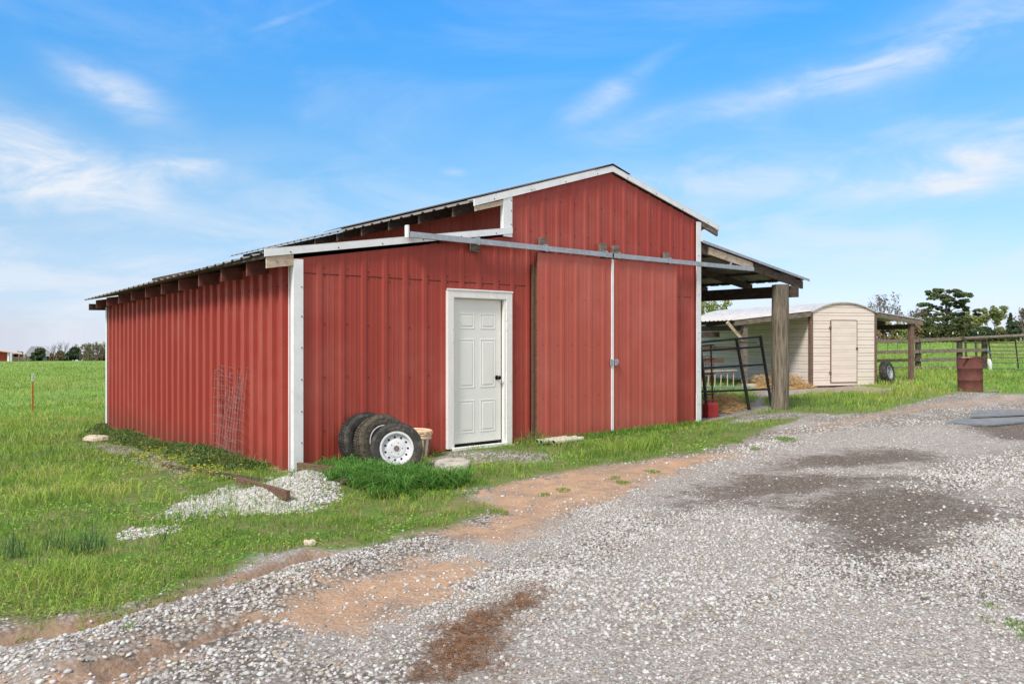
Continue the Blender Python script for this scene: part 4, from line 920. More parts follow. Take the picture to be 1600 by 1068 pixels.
# ================================================================== TREES
def leafcloud(clumps, n, size, cols, seed, flat=.0):
    """clumps: (x,y,z,rx,ry,rz,weight); returns verts, faces, colours of many small leaf faces"""
    r = np.random.default_rng(seed); cl = np.array(clumps, float); w = cl[:, 6] / cl[:, 6].sum()
    idx = r.choice(len(cl), n, p=w); d = r.normal(size=(n, 3)); d /= np.linalg.norm(d, axis=1)[:, None]
    rad = r.random(n) ** (1 / 2.2); p = cl[idx, :3] + d * rad[:, None] * cl[idx, 3:6]
    a = r.normal(size=(n, 3)); a[:, 2] *= (1 - flat); a /= np.linalg.norm(a, axis=1)[:, None]
    b = np.cross(a, r.normal(size=(n, 3))); b /= np.linalg.norm(b, axis=1)[:, None]
    s = size * r.uniform(.5, 1.5, n)[:, None]
    v = np.stack([p - a * s, p + b * s * .55, p + a * s, p - b * s * .55], 1).reshape(-1, 3)
    cols = np.array(cols); tone = r.random(len(cl)); t = np.clip(tone[idx] * .7 + r.random(n) * .5, 0, .999) * (len(cols) - 1)
    i0 = t.astype(int); f = (t - i0)[:, None]; c = cols[i0] * (1 - f) + cols[np.minimum(i0 + 1, len(cols) - 1)] * f
    c = c * r.uniform(.75, 1.25, n)[:, None]
    return v, np.arange(n * 4), np.full(n, 4), np.repeat(c, 4, 0)
def branches(m, p, d, L, r, depth, rnd, tips, spread=.6, up=.15):
    n = 4; pts = [p]; rad = [r]; q = p; dd = d
    for k in range(n):
        dd = (dd + Vector((rnd.uniform(-.18, .18), rnd.uniform(-.18, .18), rnd.uniform(-.05, .12) + up * .3))).normalized(); q = q + dd * L / n; pts.append(q); rad.append(r * (1 - .55 * (k + 1) / n))
        if depth > 0 and k >= 1:
            for _ in range(2 if k == n - 1 else 1):
                nd = (dd + Vector((rnd.uniform(-1, 1), rnd.uniform(-1, 1), rnd.uniform(-.2, .6))) * spread).normalized()
                branches(m, q, nd, L * rnd.uniform(.5, .75), rad[-1] * .7, depth - 1, rnd, tips, spread, up)
    m.tube(pts, rad, 4 if depth < 2 else 6, cap=False); tips.append(q)
def tree(name, label, cat, x, y, h, w, kind, cols, seed, group=None, n=2500, size=.16, z=None, trunk=.25, bare=.0):
    rnd = random.Random(seed); g = gz(x, y) - .1 if z is None else z
    r = thing(name, label, cat, (x, y, g), group); m = MB(); tips = []
    base = Vector((x, y, g)); clumps = []
    if kind == 'broad':
        pts = [base, base + Vector((rnd.uniform(-.1, .1) * w, 0, h * .3)), base + Vector((rnd.uniform(-.08, .08) * w, 0, h * .5))]
        m.tube(pts, [h * .03, h * .022, h * .016], 7)
        for k in range(6):
            a = k * 1.05 + rnd.random(); branches(m, pts[1 + k % 2], Vector((math.cos(a) * .7, math.sin(a) * .7, .9)).normalized(), h * .38, h * .010, 2, rnd, tips)
        for t in tips: 
            s = h * rnd.uniform(.05, .11); clumps.append((t.x, t.y, t.z, s, s, s * .8, 1))
    elif kind == 'bush':
        m.tube([base, base + Vector((0, 0, h * .5))], [h * .05, h * .02], 6)
        for k in range(44):
            a = rnd.uniform(0, 6.28); q = rnd.random() ** .5; zz = rnd.random() ** .8; wr = w / 2 * (1 - .75 * zz ** 1.6) * q; s = w * rnd.uniform(.10, .19)
            c = base + Vector((math.cos(a) * wr, math.sin(a) * wr, h * (.08 + .86 * zz))); m.tube([base + Vector((0, 0, c.z - base.z - h * .1 if c.z - base.z > h * .15 else .1)), c], [h * .012, h * .004], 4, cap=False)
            clumps.append((c.x, c.y, c.z, s, s, s * .75, 1))
    elif kind == 'cone':
        m.tube([base, base + Vector((0, 0, h * .97))], [h * .035, h * .006], 7)
        for k in range(60):
            zz = k / 60; a = k * 2.4; wr = w / 2 * (1 - zz) ** .8 * rnd.uniform(.5, 1.1); zc = h * (.10 + .88 * zz); s = w * .09 * (1.3 - zz)
            c = base + Vector((math.cos(a) * wr, math.sin(a) * wr, zc)); m.tube([base + Vector((0, 0, zc - .02 * h)), c], [h * .007, h * .003], 4, cap=False)
            clumps.append((c.x, c.y, c.z, s, s, s * .6, 1)); clumps.append((*(base * .5 + c * .5 + Vector((0, 0, (zc) * .5 - (c.z - g) * .5)))[:2], c.z, s, s, s * .6, .7))
    elif kind == 'pine':
        top = base + Vector((0, 0, h * .93)); m.tube([base, base + Vector((.1, 0, h * .35)), base + Vector((-.1, 0, h * .65)), top], [h * .028, h * .022, h * .015, h * .005], 8)
        # masses read off the tree: (x across -1..1, z 0..1, size)
        for (cx, cz, s) in ((-.2, .84, .15), (.3, .78, .15), (-.05, .70, .12), (.45, .70, .12), (-.6, .58, .12), (.1, .57, .12), (.85, .56, .1), (-.45, .57, .11), (0, .44, .12), (-.5, .42, .12), (.5, .44, .12), (-.05, .95, .17), (.25, .93, .15), (-.3, .90, .14), (.45, .84, .15), (-.45, .80, .12), (.1, .84, .16), (.62, .75, .12), (-.18, .75, .12), (-.62, .68, .15), (-.40, .66, .12),
                            (.55, .63, .13), (.30, .68, .10), (-.05, .62, .09), (.70, .58, .08), (-.85, .50, .13), (-.55, .48, .15), (-.25, .50, .10), (.1, .50, .10), (.38, .50, .12), (.72, .50, .12), (.95, .49, .10), (-.7, .40, .13), (-.3, .40, .12), (.05, .38, .1), (.35, .38, .13), (.6, .40, .10)):
            s *= 1.02; yy = rnd.uniform(-.5, .5) * (1 - abs(cx) * .6); c = base + Vector((cx * w / 2, yy * w / 2, cz * h))
            q = base + Vector((0, 0, max(.25, cz - .12) * h)); m.tube([q, q * .5 + c * .5 + Vector((0, 0, .03 * h)), c], [h * .011, h * .008, h * .003], 5, cap=False)
            for _ in range(9):
                s2 = s * rnd.uniform(.3, .75); clumps.append((c.x + rnd.uniform(-1.1, 1.1) * s * w / 2, c.y + rnd.uniform(-.9, .9) * s * w / 2, c.z + rnd.uniform(-.35, .35) * s * h * .5, s2 * w / 2 * 1.1, s2 * w / 2, s2 * h * .34, s2))
    elif kind == 'bare':
        m.tube([base, base + Vector((0, 0, h * .3))], [h * .022, h * .017], 7)
        for k in range(5):
            a = k * 1.26 + rnd.random(); sp = .45 if w < h * .8 else .8
            branches(m, base + Vector((0, 0, h * rnd.uniform(.2, .3))), Vector((math.cos(a) * sp, math.sin(a) * sp, 1)).normalized(), h * .38, h * .018, 3, rnd, tips, .75)
        for t in tips: clumps.append((t.x, t.y, t.z, h * .04, h * .04, h * .04, 1))
    m.build('trunk', 'bark', r)
    if clumps and n:
        v, f, lt, c = leafcloud(clumps, n, size, cols, seed); v = v - np.array([x, y, g]); npmesh('crown', v, f, lt, ['leafc'], c, r)
    return r
DK = [(.035, .05, .02), (.07, .09, .032), (.12, .135, .05)]
PN = [(.05, .075, .035), (.095, .13, .05), (.16, .20, .075)]
YG = [(.16, .20, .06), (.26, .30, .11), (.36, .38, .17)]
BR_ = [(.14, .10, .06), (.22, .17, .10), (.30, .24, .13)]
CE = [(.03, .055, .03), (.05, .085, .04), (.09, .13, .06)]
def RXt(px, Y): return (px - 800) / FPX * Y
tree('pine_tree', 'tall dark pine with flat layered crown beyond the right pasture', 'tree', RXt(1479, 125), 125, 8.7, 9.6, 'pine', PN, 5, n=34000, size=.13)
gR = 'dark bushy trees along the far edge of the right pasture'
for k, (px, w, h, c, l) in enumerate(((1448, 46, 34, DK, 'dark olive bushy tree just right of the shed post'), (1474, 44, 28, DK, 'dark bushy tree at the foot of the tall pine, left side'), (1502, 50, 34, DK, 'broad dark bushy tree at the foot of the tall pine, right side'),
        (1536, 40, 24, CE, 'low dark green tree in front of the pale leafing trees'), (1566, 30, 15, DK, 'lowest dark tree left of the small conifer'), (1592, 44, 30, CE, 'dark green tree at the right edge of the photo'), (1630, 50, 34, DK, 'dark bushy tree just outside the right edge'))):
    Y = 110 + 3 * (k % 3); tree('bushy_tree', l, 'tree', RXt(px, Y), Y, h / FPX * Y, w / FPX * Y, 'bush', c, 20 + k, gR, n=6000, size=.19)
for k, (px, w, h, kind, l) in enumerate(((1552, 44, 44, 'broad', 'tall pale yellow-green leafing tree left of the small conifer'), (1520, 40, 36, 'broad', 'pale leafing tree right of the tall pine'), (1562, 22, 22, 'bush', 'small yellowish bush below the pale leafing trees'))):
    Y = 128 - k * 4; tree('leafing_tree', l, 'tree', RXt(px, Y), Y, h / FPX * Y, w / FPX * Y, kind, YG, 40 + k, 'pale leafing trees', n=8000, size=.12)
tree('conifer', 'small dark pointed conifer near the right edge', 'tree', RXt(1579, 118), 118, 46 / FPX * 118, 22 / FPX * 118, 'cone', CE, 51, n=3000, size=.12)
for k, (px, w, h, c, l) in enumerate(((1382, 36, 38, BR_, 'brown budding bush seen under the side roof, next to the shed'), (1404, 36, 34, YG, 'yellowish budding bush seen under the side roof'), (1426, 34, 36, BR_, 'brown budding bush left of the side roof post'))):
    Y = 98 + 2 * k; tree('budding_bush', l, 'bush', RXt(px, Y), Y, h / FPX * Y, w / FPX * Y, 'bush', c, 60 + k, 'budding bushes behind the shed', n=4500, size=.14)
for k, (px, w, h, l) in enumerate(((1380, 50, 70, 'thin bare tree rising behind the right end of the shed roof'), (1420, 46, 56, 'thin bare tree above the shed side roof'), (1600, 30, 50, 'thin bare tree at the right edge'))):
    Y = 104; tree('bare_tree', l, 'tree', RXt(px, Y), Y, h / FPX * Y, w / FPX * Y, 'bare', [(.10, .08, .06), (.18, .14, .09)], 70 + k, 'bare trees on the right', n=500, size=.12)
tree('leafing_tree', 'lone yellow-green treetop showing over the shed side roof beside the barn', 'tree', RXt(1108, 70), 70, 4.1, 2.6, 'broad', YG, 81, 'pale leafing trees', n=1600, size=.13)
# left side
tree('cedar_shrub', 'round dark green shrub in front of the far grey house', 'shrub', LX(62, 92), 92, 1.5, 2.0, 'bush', CE, 90, 'dark shrubs in the left pasture', n=4500, size=.12)
tree('cedar_shrub', 'wide dark green shrub beside the dark rail fence panel', 'shrub', LX(116, 92), 92, 1.65, 2.1, 'bush', CE, 91, 'dark shrubs in the left pasture', n=4500, size=.12)
for k, (px, w, h, n_, l) in enumerate(((84, 14, 30, 0, 'bare grey tree left of the pair over the far roof'), (99, 16, 34, 0, 'tallest bare grey tree between the two dark shrubs'), (135, 26, 30, 900, 'grey-green budding tree behind the fence panel'), (158, 26, 32, 700, 'budding tree right next to the barn edge'), (148, 22, 28, 500, 'thin budding tree behind the fence panel, just left of the one by the barn'))):
    Y = 100 + k; tree('thin_tree', l, 'tree', LX(px, Y), Y, h / FPX * Y, w / FPX * Y, 'bare', [(.16, .15, .10), (.24, .22, .14)], 100 + k, 'thin trees beyond the left pasture', n=n_, size=.08)
for k, (px, w, h, c) in enumerate(((31, 16, 12, YG), (82, 14, 9, BR_), (94, 20, 12, BR_), (106, 14, 9, BR_), (140, 30, 14, YG), (164, 26, 15, BR_), (50, 10, 6, YG))):
    Y = 118; tree('hedge_bush', ('pale', 'brown', 'brown', 'brown', 'pale', 'brown', 'pale')[k] + ' budding hedge bush ' + ('behind the far red barn', 'left of the bare grey trees', 'right below the tallest bare tree', 'against the left side of the wide dark shrub', 'behind the dark rail fence panel', 'beside the barn wall edge', 'behind the low far rail fence')[k], 'bush', LX(px, Y), Y, h / FPX * Y + 1.8, w / FPX * Y, 'bush', [tuple(x * .9 for x in q) for q in c], 120 + k, 'hedge beyond the left pasture', n=3000, size=.17, z=LZ(566, Y) - 1.2)

# ================================================================== GROUND MESH
ang = np.concatenate([np.linspace(-180, -48, 45, endpoint=False), np.linspace(-48, 48, 620, endpoint=False), np.linspace(48, 180, 45, endpoint=False)]) * math.pi / 180
rad = np.concatenate([[.02], np.geomspace(1.2, 30, 330), np.geomspace(31, 1500, 110)])
AA, RR = np.meshgrid(ang, rad); gx = RR * np.sin(AA); gy = RR * np.cos(AA)
fx, fy = gx.ravel(), gy.ravel(); mk = masks(fx, fy); fz = ground_z(fx, fy, mk)
na, nr = len(ang), len(rad); I = np.arange(nr * na).reshape(nr, na); J = np.roll(I, -1, 1)
fc = np.stack([I[:-1], J[:-1], J[1:], I[1:]], -1).reshape(-1, 4)[:, ::-1]
att = {k: np.clip(v, -2, 2) for k, v in mk.items() if k != 'ridge'}; att['dist'] = np.hypot(fx, fy)
M['ground'] = ground_mat()
go = npmesh('ground', np.stack([fx, fy, fz], 1), fc.ravel(), np.full(len(fc), 4), ['ground'], None, None, att, True)
tag(go, kind='structure')

# ================================================================== GRASS
GN = 330000
def polar(n, r0, r1, seed, a=44):
    r = np.random.default_rng(seed); th = np.radians(r.uniform(-a, a, n)); rr = r0 * (r1 / r0) ** r.random(n)
    return rr * np.sin(th), rr * np.cos(th), rr, r
def blades(x, y, z, h, w, lean, az, cols, r, curve=.5):
    n = len(x); p = np.stack([x, y, z], 1); d = np.stack([np.cos(az), np.sin(az), np.zeros(n)], 1)
    fa = r.uniform(0, 2 * math.pi, n); s = np.stack([np.cos(fa), np.sin(fa), np.zeros(n)], 1) * w[:, None] / 2
    up = np.array([0, 0, 1.])
    mid = p + up * (h * .55)[:, None] + d * (h * lean * .3)[:, None]
    tip = p + up * (h * (1 - curve * lean * .6))[:, None] + d * (h * lean)[:, None]
    v = np.stack([p - s - up * .01, p + s - up * .01, mid + s * .8, mid - s * .8, tip], 1).reshape(-1, 3)
    b = np.arange(n)[:, None] * 5; f = np.concatenate([b + [0, 1, 2, 3], b + [3, 2, 4]], 1).ravel(); lt = np.tile([4, 3], n)
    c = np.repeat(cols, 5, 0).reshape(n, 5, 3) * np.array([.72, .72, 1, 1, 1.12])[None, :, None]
    return v, f, lt, c.reshape(-1, 3)
GP = np.array([(.055, .15, .03), (.11, .25, .038), (.19, .37, .05), (.29, .46, .07), (.39, .47, .13), (.50, .43, .24)])
def gcol(t): 
    t = np.clip(t, 0, .999) * (len(GP) - 1); i = t.astype(int); f = (t - i)[:, None]; return GP[i] * (1 - f) + GP[np.minimum(i + 1, len(GP) - 1)] * f
x, y, rr, r = polar(GN, 3.6, 95, 3)
mk = masks(x, y); g = mk['grass']
u_, v_ = uv(x, y)
n1 = vnoise(x, y, 1.3, 8); n2 = vnoise(x, y, .35, 9); n4 = vnoise(x, y, 5, 10)
thick = g + (n2 - .5) * .42 + (vnoise(x, y, .12, 12) - .5) * .3 + (vnoise(x, y, .9, 19) - .5) * .3
keep = (thick > 0.02) & (np.clip(.35 + n2 * .9, 0, 1) > r.random(len(x)) * np.where(g < .5, 1.1, .8))
bald = (vnoise(x, y, .5, 14) * .6 + vnoise(x, y, .17, 15) * .4 > .69) & (rr < 20) & (g < 2); keep &= ~bald
S_u = (x - C0[0]) * SU.x + (y - C0[1]) * SU.y; S_v = (x - C0[0]) * SV.x + (y - C0[1]) * SV.y
keep &= ~((S_u > -.05) & (S_u < SW + .05) & (S_v > 0) & (S_v < SD))
x, y, rr, g, n1, n2, n4 = [q[keep] for q in (x, y, rr, g, n1, n2, n4)]
z = ground_z(x, y, masks(x, y)); n = len(x)
sc_ = np.clip(rr / 6, .8, 16)
h = (.028 + .045 * n1 * np.clip(g / .8, .25, 1) + .02 * r.random(n)) * np.clip(.8 + rr / 30, 1, 2.0) * (1 + .5 * (n4 > .55)) * (1 + 1.1 * np.clip((vnoise(x, y, .42, 90) - .7) * 6, 0, 1) * np.clip(g / .5, 0, 1))
w = .0042 * sc_ ** .85 * r.uniform(.7, 1.4, n)
c = gcol(.16 + .36 * n1 + .34 * (vnoise(x, y, .4, 21) - .35) + r.normal(0, .15, n) + .05 + .1 * (vnoise(x, y, 3.5, 77) > .6) + .06 * np.clip((rr - 12) / 10, 0, 1))
c *= (.8 + .4 * vnoise(x, y, 2.2, 61))[:, None]; c[:, 0] *= .8 + .5 * n4
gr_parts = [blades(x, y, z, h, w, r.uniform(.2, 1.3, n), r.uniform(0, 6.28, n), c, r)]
# clover / low broad weeds: flat small leaves
x, y, rr, r = polar(120000, 3.8, 13, 33); mk = masks(x, y); g = mk['grass']
k = (g + (vnoise(x, y, .3, 30) - .5) * .3 > .02) & (vnoise(x, y, .7, 31) > .5) & (r.random(len(x)) < .55)
x, y, rr = x[k], y[k], rr[k]; z = ground_z(x, y) + r.uniform(.005, .04, len(x)); n = len(x)
p = np.stack([x, y, z], 1); a = r.normal(size=(n, 3)) * [1, 1, .45]; a /= np.linalg.norm(a, axis=1)[:, None]; b = np.cross(a, [0, 0, 1.] + r.normal(0, .35, (n, 3))); b /= np.linalg.norm(b, axis=1)[:, None]
s = (.0045 + .0009 * rr)[:, None] * r.uniform(.6, 1.3, (n, 1)); v = np.stack([p - a * s, p + b * s * .8, p + a * s, p - b * s * .8], 1).reshape(-1, 3)
c = np.repeat(gcol(.25 + .5 * r.random(n)), 4, 0); gr_parts.append((v, np.arange(n * 4), np.full(n, 4), c))
def patch(poly, dens, h0, h1, w0, lean, cols, seed, fall=.15, az=None):
    P = np.array(poly); r = np.random.default_rng(seed); lo, hi = P.min(0), P.max(0); n = int(dens * np.prod(hi - lo))
    x = r.uniform(lo[0], hi[0], n); y = r.uniform(lo[1], hi[1], n); d = sdf(x, y, poly) + (vnoise(x, y, .15, seed) - .5) * fall
    k = d > 0; x, y, d = x[k], y[k], d[k]; z = ground_z(x, y); n = len(x); cols = np.array(cols)
    t = r.random(n)[:, None]; c = cols[0] * (1 - t) + cols[1] * t
    hh = r.uniform(h0, h1, n) * np.clip(.45 + d / .25, .45, 1); a = r.uniform(0, 6.28, n) if az is None else r.normal(az, .9, n)
    return blades(x, y, z, hh, w0 * r.uniform(.6, 1.4, n), r.uniform(*lean, n), a, c, r, .9)
def join(parts):
    V_, F_, L_, C_ = [], [], [], []; o = 0
    for v, f, l, c in parts: V_.append(v); F_.append(f + o); L_.append(l); C_.append(c); o += len(v)
    return np.concatenate(V_), np.concatenate(F_), np.concatenate(L_), np.concatenate(C_)
# small tufts on the bare dirt and drive
for px, py, s in ((737, 768, 8), (780, 797, 12), (850, 770, 7), (880, 763, 9), (975, 752, 10), (1150, 690, 8), (1225, 688, 14), (1543, 973, 9), (1590, 984, 20), (1549, 950, 8), (1595, 1003, 9), (200, 998, 9), (32, 990, 10), (640, 840, 8), (420, 905, 8), (375, 930, 6), (1180, 700, 10), (1020, 735, 9), (960, 745, 8)):
    gx0, gy0 = gp(px, py); rd = s / FPX * gy0; poly = [(gx0 + rd * 1.3 * math.cos(a), gy0 + rd * 2.0 * math.sin(a)) for a in np.linspace(0, 6.28, 9)[:-1]]
    gr_parts.append(patch(poly, 5200, .03, .075, .004, (.3, 1.3), [(.12, .26, .03), (.24, .38, .06)], px, rd))
gr_parts.append(patch(SPILL, 900, .03, .11, .005, (.2, 1.3), [(.12, .25, .04), (.28, .38, .09)], 301, .3)); gr_parts.append(patch(BARE[2], 700, .03, .10, .006, (.2, 1.3), [(.12, .25, .04), (.34, .36, .12)], 302, .3)); gr_parts.append(patch(BARE[3], 700, .02, .07, .005, (.2, 1.3), [(.12, .25, .04), (.30, .36, .10)], 303, .4))
v, f, l, c = join(gr_parts)
tag(npmesh('grass', v, f, l, ['blade'], c), 'short bright green grass and clover covering the pasture and barn edges', 'grass', kind='stuff')
# tall tuft by the wheel
lush = PP([(505, 745), (535, 726), (570, 733), (600, 742), (650, 744), (735, 750), (700, 768), (655, 764), (620, 780), (575, 770), (535, 772), (520, 758)])
rr_ = [patch(lush, 4200, .16, .36, .009, (.6, 1.5), [(.05, .17, .028), (.18, .38, .07)], 71, .5)]
v, f, l, c = join(rr_); tag(npmesh('tall_grass', v, f, l, ['blade'], c), 'lush long dark green grass in front of the tyres', 'grass', kind='stuff')
# leafy weeds along the side wall
def weeds(poly, dens, hmax, seed, cols):
    P = np.array(poly); r = np.random.default_rng(seed); lo, hi = P.min(0), P.max(0); n = int(dens * np.prod(hi - lo))
    x = r.uniform(lo[0], hi[0], n); y = r.uniform(lo[1], hi[1], n); d = sdf(x, y, poly) + (vnoise(x, y, .3, seed) - .4) * .3; k = d > 0; x, y, d = x[k], y[k], d[k]; n = len(x)
    top = hmax * np.clip(d / .22, .2, 1) * (.35 + .9 * vnoise(x, y, .22, seed + 1)); z = ground_z(x, y) + top * r.random(n) ** .5
    p = np.stack([x, y, z], 1); a = r.normal(size=(n, 3)); a /= np.linalg.norm(a, axis=1)[:, None]; b = np.cross(a, r.normal(size=(n, 3))); b /= np.linalg.norm(b, axis=1)[:, None]
    s = .017 * r.uniform(.5, 1.5, (n, 1)); v = np.stack([p - a * s, p + b * s * .5, p + a * s, p - b * s * .5], 1).reshape(-1, 3)
    cols = np.array(cols); t = r.random(n)[:, None]; c = cols[0] * (1 - t) + cols[1] * t; return v, np.arange(n * 4), np.full(n, 4), np.repeat(c, 4, 0)
wp = [tuple(W(*q, 0)[:2]) for q in ((-.06, .6), (-.06, 9.1), (-.5, 9.0), (-.62, 7), (-.45, 5), (-.35, 3.4), (-.6, 2.2), (-.65, 1.3), (-.4, .7))]
wc = [(.055, .125, .03), (.19, .27, .075)]
v, f, l, c = join([weeds(wp, 5200, .19, 81, wc), patch(wp, 1600, .08, .26, .006, (.2, 1.1), [(.12, .2, .04), (.30, .30, .12)], 82)])
tag(npmesh('weeds', v, f, l, ['blade'], c), 'leafy green weeds growing along the foot of the side wall', 'weeds', kind='stuff')
wp2 = [tuple(W(*q, 0)[:2]) for q in ((.1, -.28), (.1, -.04), (.75, -.04), (.7, -.3))]
wp3 = [tuple(W(*q, 0)[:2]) for q in ((3.3, -.25), (3.3, -.02), (3.8, -.02), (3.9, -.3))]
wp4 = [tuple(W(*q, 0)[:2]) for q in ((3.8, -.45), (3.8, -.13), (7.7, -.13), (7.7, -.5))]
v, f, l, c = join([weeds(wp2, 7000, .15, 83, wc), patch(wp2, 1500, .1, .26, .005, (.2, 1), [(.16, .2, .06), (.34, .28, .14)], 84), patch(wp3, 2500, .1, .36, .004, (.2, 1.2), [(.12, .22, .04), (.36, .27, .15)], 85), patch(wp4, 2600, .05, .15, .006, (.2, 1.2), [(.08, .2, .03), (.18, .32, .05)], 86)])
tag(npmesh('edge_weeds', v, f, l, ['blade'], c), 'straggly half-dry weeds at the foot of the front wall and sliding doors', 'weeds', kind='stuff')
# wild onion clumps
for k, (px, py, s, lb) in enumerate(((28, 868, 22, 'dark blue-green wild onion clump at the left edge of the photo'), (88, 855, 16, 'dark wild onion clump left of the widest one'), (140, 862, 24, 'widest dark wild onion clump in the grass'), (256, 850, 7, 'narrow wild onion tuft below the gravel spill'), (460, 775, 8, 'thin wild onion tuft on the gravel spill'), (58, 893, 10, 'small low wild onion clump below the left ones'))):
    gx0, gy0 = gp(px, py); rd = s / FPX * gy0; poly = [(gx0 + rd * math.cos(a), gy0 + rd * 1.2 * math.sin(a)) for a in np.linspace(0, 6.28, 9)[:-1]]
    v, f, l, c = patch(poly, 1700, .20, .42, .0045, (.15, .9), [(.055, .13, .055), (.12, .22, .09)], 200 + k, rd)
    tag(npmesh('onion_clump', v, f, l, ['blade'], c), lb, 'plant', 'wild onion clumps in the grass')
# yellow flowers
r = np.random.default_rng(4); fl = []
m = MB()
for k in range(150):
    px = r.normal(250, 45); py = 712 + (px - 220) * .25 + r.normal(12, 11)
    if r.random() < .3: px, py = r.normal(290, 60), r.normal(735, 20)
    X, Y = gp(px, py); uu, vv = uv(np.array(X), np.array(Y))
    if uu > -.4 and vv > -.3: continue
    z = gz(X, Y) + r.uniform(.10, .2); s = .009
    for a in range(5): 
        an = a * 1.257 + r.random(); m.add([(X, Y, z), (X + s * 1.6 * math.cos(an - .4), Y + s * 1.6 * math.sin(an - .4), z + .004), (X + s * 2 * math.cos(an), Y + s * 2 * math.sin(an), z + .001), (X + s * 1.6 * math.cos(an + .4), Y + s * 1.6 * math.sin(an + .4), z + .004)], [(0, 1, 2, 3)])
tag(m.build('yellow_flowers', 'yellow'), 'scattered tiny yellow wildflowers in the grass near the side wall', 'flowers', kind='stuff')

# ================================================================== STONES
def ico():
    t = (1 + 5 ** .5) / 2; v = np.array([(-1, t, 0), (1, t, 0), (-1, -t, 0), (1, -t, 0), (0, -1, t), (0, 1, t), (0, -1, -t), (0, 1, -t), (t, 0, -1), (t, 0, 1), (-t, 0, -1), (-t, 0, 1)], float)
    f = np.array([(0, 11, 5), (0, 5, 1), (0, 1, 7), (0, 7, 10), (0, 10, 11), (1, 5, 9), (5, 11, 4), (11, 10, 2), (10, 7, 6), (7, 1, 8), (3, 9, 4), (3, 4, 2), (3, 2, 6), (3, 6, 8), (3, 8, 9), (4, 9, 5), (2, 4, 11), (6, 2, 10), (8, 6, 7), (9, 8, 1)])
    return v / np.linalg.norm(v[0]), f
OCT = (np.array([(1, 0, 0), (0, 1, 0), (-1, 0, 0), (0, -1, 0), (0, 0, 1), (0, 0, -1)], float), np.array([(0, 1, 4), (1, 2, 4), (2, 3, 4), (3, 0, 4), (1, 0, 5), (2, 1, 5), (3, 2, 5), (0, 3, 5)]))
SP = np.array([(.24, .21, .19), (.35, .325, .305), (.44, .42, .405), (.53, .515, .505), (.64, .63, .625)])
def stones(x, y, s, base, r, bright=0., sink=.13):
    bv, bf = base; n = len(x); k = len(bv); z = ground_z(x, y)
    v = np.repeat(bv[None], n, 0) * (1 + r.normal(0, .17, (n, k, 1))) + r.normal(0, .08, (n, k, 3))
    v = v * (r.uniform(.55, 1.25, (n, 1, 3)) * [1, 1, .58]) * s[:, None, None]
    a = r.uniform(0, 6.28, n); ca, sa = np.cos(a), np.sin(a); t = r.normal(0, .35, n); ct, st = np.cos(t), np.sin(t)
    X = v[..., 0] * ct[:, None] - v[..., 2] * st[:, None]; Z = v[..., 0] * st[:, None] + v[..., 2] * ct[:, None]; Y = v[..., 1]
    v = np.stack([X * ca[:, None] - Y * sa[:, None] + x[:, None], X * sa[:, None] + Y * ca[:, None] + y[:, None], Z + (z + s * (sink - .05))[:, None]], -1)
    f = (bf[None] + (np.arange(n) * k)[:, None, None]).reshape(-1); tt = np.clip(r.beta(2.2, 1.6, n) + bright, 0, .999) * 4; i = tt.astype(int); fr = (tt - i)[:, None]
    c = SP[i] * (1 - fr) + SP[np.minimum(i + 1, 4)] * fr; c = c * (1 + r.normal(0, .03, (n, 3))) * np.array([1.03, 1.03, 1.02]); brn = r.random(n) < .06; c[brn] *= [.85, .70, .56]
    return v.reshape(-1, 3), f, np.full(n * len(bf), 3), np.repeat(c, k, 0)
ICO = ico(); parts = []
x, y, rr, r = polar(560000, 2.9, 24, 55, 43)
dens = 560000 / (2 * np.radians(43) * math.log(24 / 2.9)) / rr ** 2
mk = masks(x, y); n1 = vnoise(x, y, 1.1, 41); n2 = vnoise(x, y, .28, 42)
g = mk['grass']; cover = np.clip(-g * 1.6 + .15 + (n2 - .5) * .6, 0, 1)
loose = np.clip((vnoise(x, y, 2.3, 44) * .6 + n1 * .4) * 2.6 - .55, .25, 1)      # drifts of clean stone between worn fine patches
cover = cover * loose
cover *= 1 - .55 * np.clip(mk['fine'] * 2.0 + .5 + (n2 - .5) * .9, 0, 1)
cover *= 1 - .965 * np.clip(mk['dark'] * 2.0 + .75 + (n2 - .5) * .9, 0, 1)
cover *= 1 - .90 * np.clip(mk['sand'] * 5 + .7 + (n2 - .5) * 1.0, 0, 1)
cover *= 1 - .93 * np.clip(mk['rut'] * 10 + .7 + (n2 - .5) * 1.2, 0, 1)
cover *= 1 - .75 * np.clip(mk['straw'] * 8 + .5 + (n2 - .5), 0, 1)
far = np.clip((rr - 10) / 7, 0, 1); cover *= 1 - .7 * far
cover *= 1 - .5 * np.clip((streaks(x, y) - .5) * 5, 0, 1)
ud, vd = uv(x, y); cover *= ~((ud > -.1) & (vd > -.1))
pr = np.minimum(1, 3600 / dens) * cover
edge = (g > -.25) & (r.random(len(x)) < .55); k = (r.random(len(x)) < pr) & ~edge; x, y, rr = x[k], y[k], rr[k]; s = .0112 * (1 - .32 * np.clip(masks(x, y)['fine'] * 2 + .5, 0, 1)) * np.clip(r.lognormal(0, .32, len(x)), .5, 1.75) * np.clip(rr / 6, 1, 1.6)
q = rr < 5.2
parts.append(stones(x[q], y[q], s[q], ICO, r)); parts.append(stones(x[~q], y[~q], s[~q], OCT, r))
v, f, l, c = join(parts); tag(npmesh('gravel', v, f, l, ['stone'], c), 'loose pale crushed stone spread over the drive', 'gravel', kind='stuff')
r = np.random.default_rng(77); P = np.array(SPILL + BARE[1]); lo, hi = P.min(0), P.max(0); x = r.uniform(lo[0], hi[0], 30000); y = r.uniform(lo[1], hi[1], 30000)
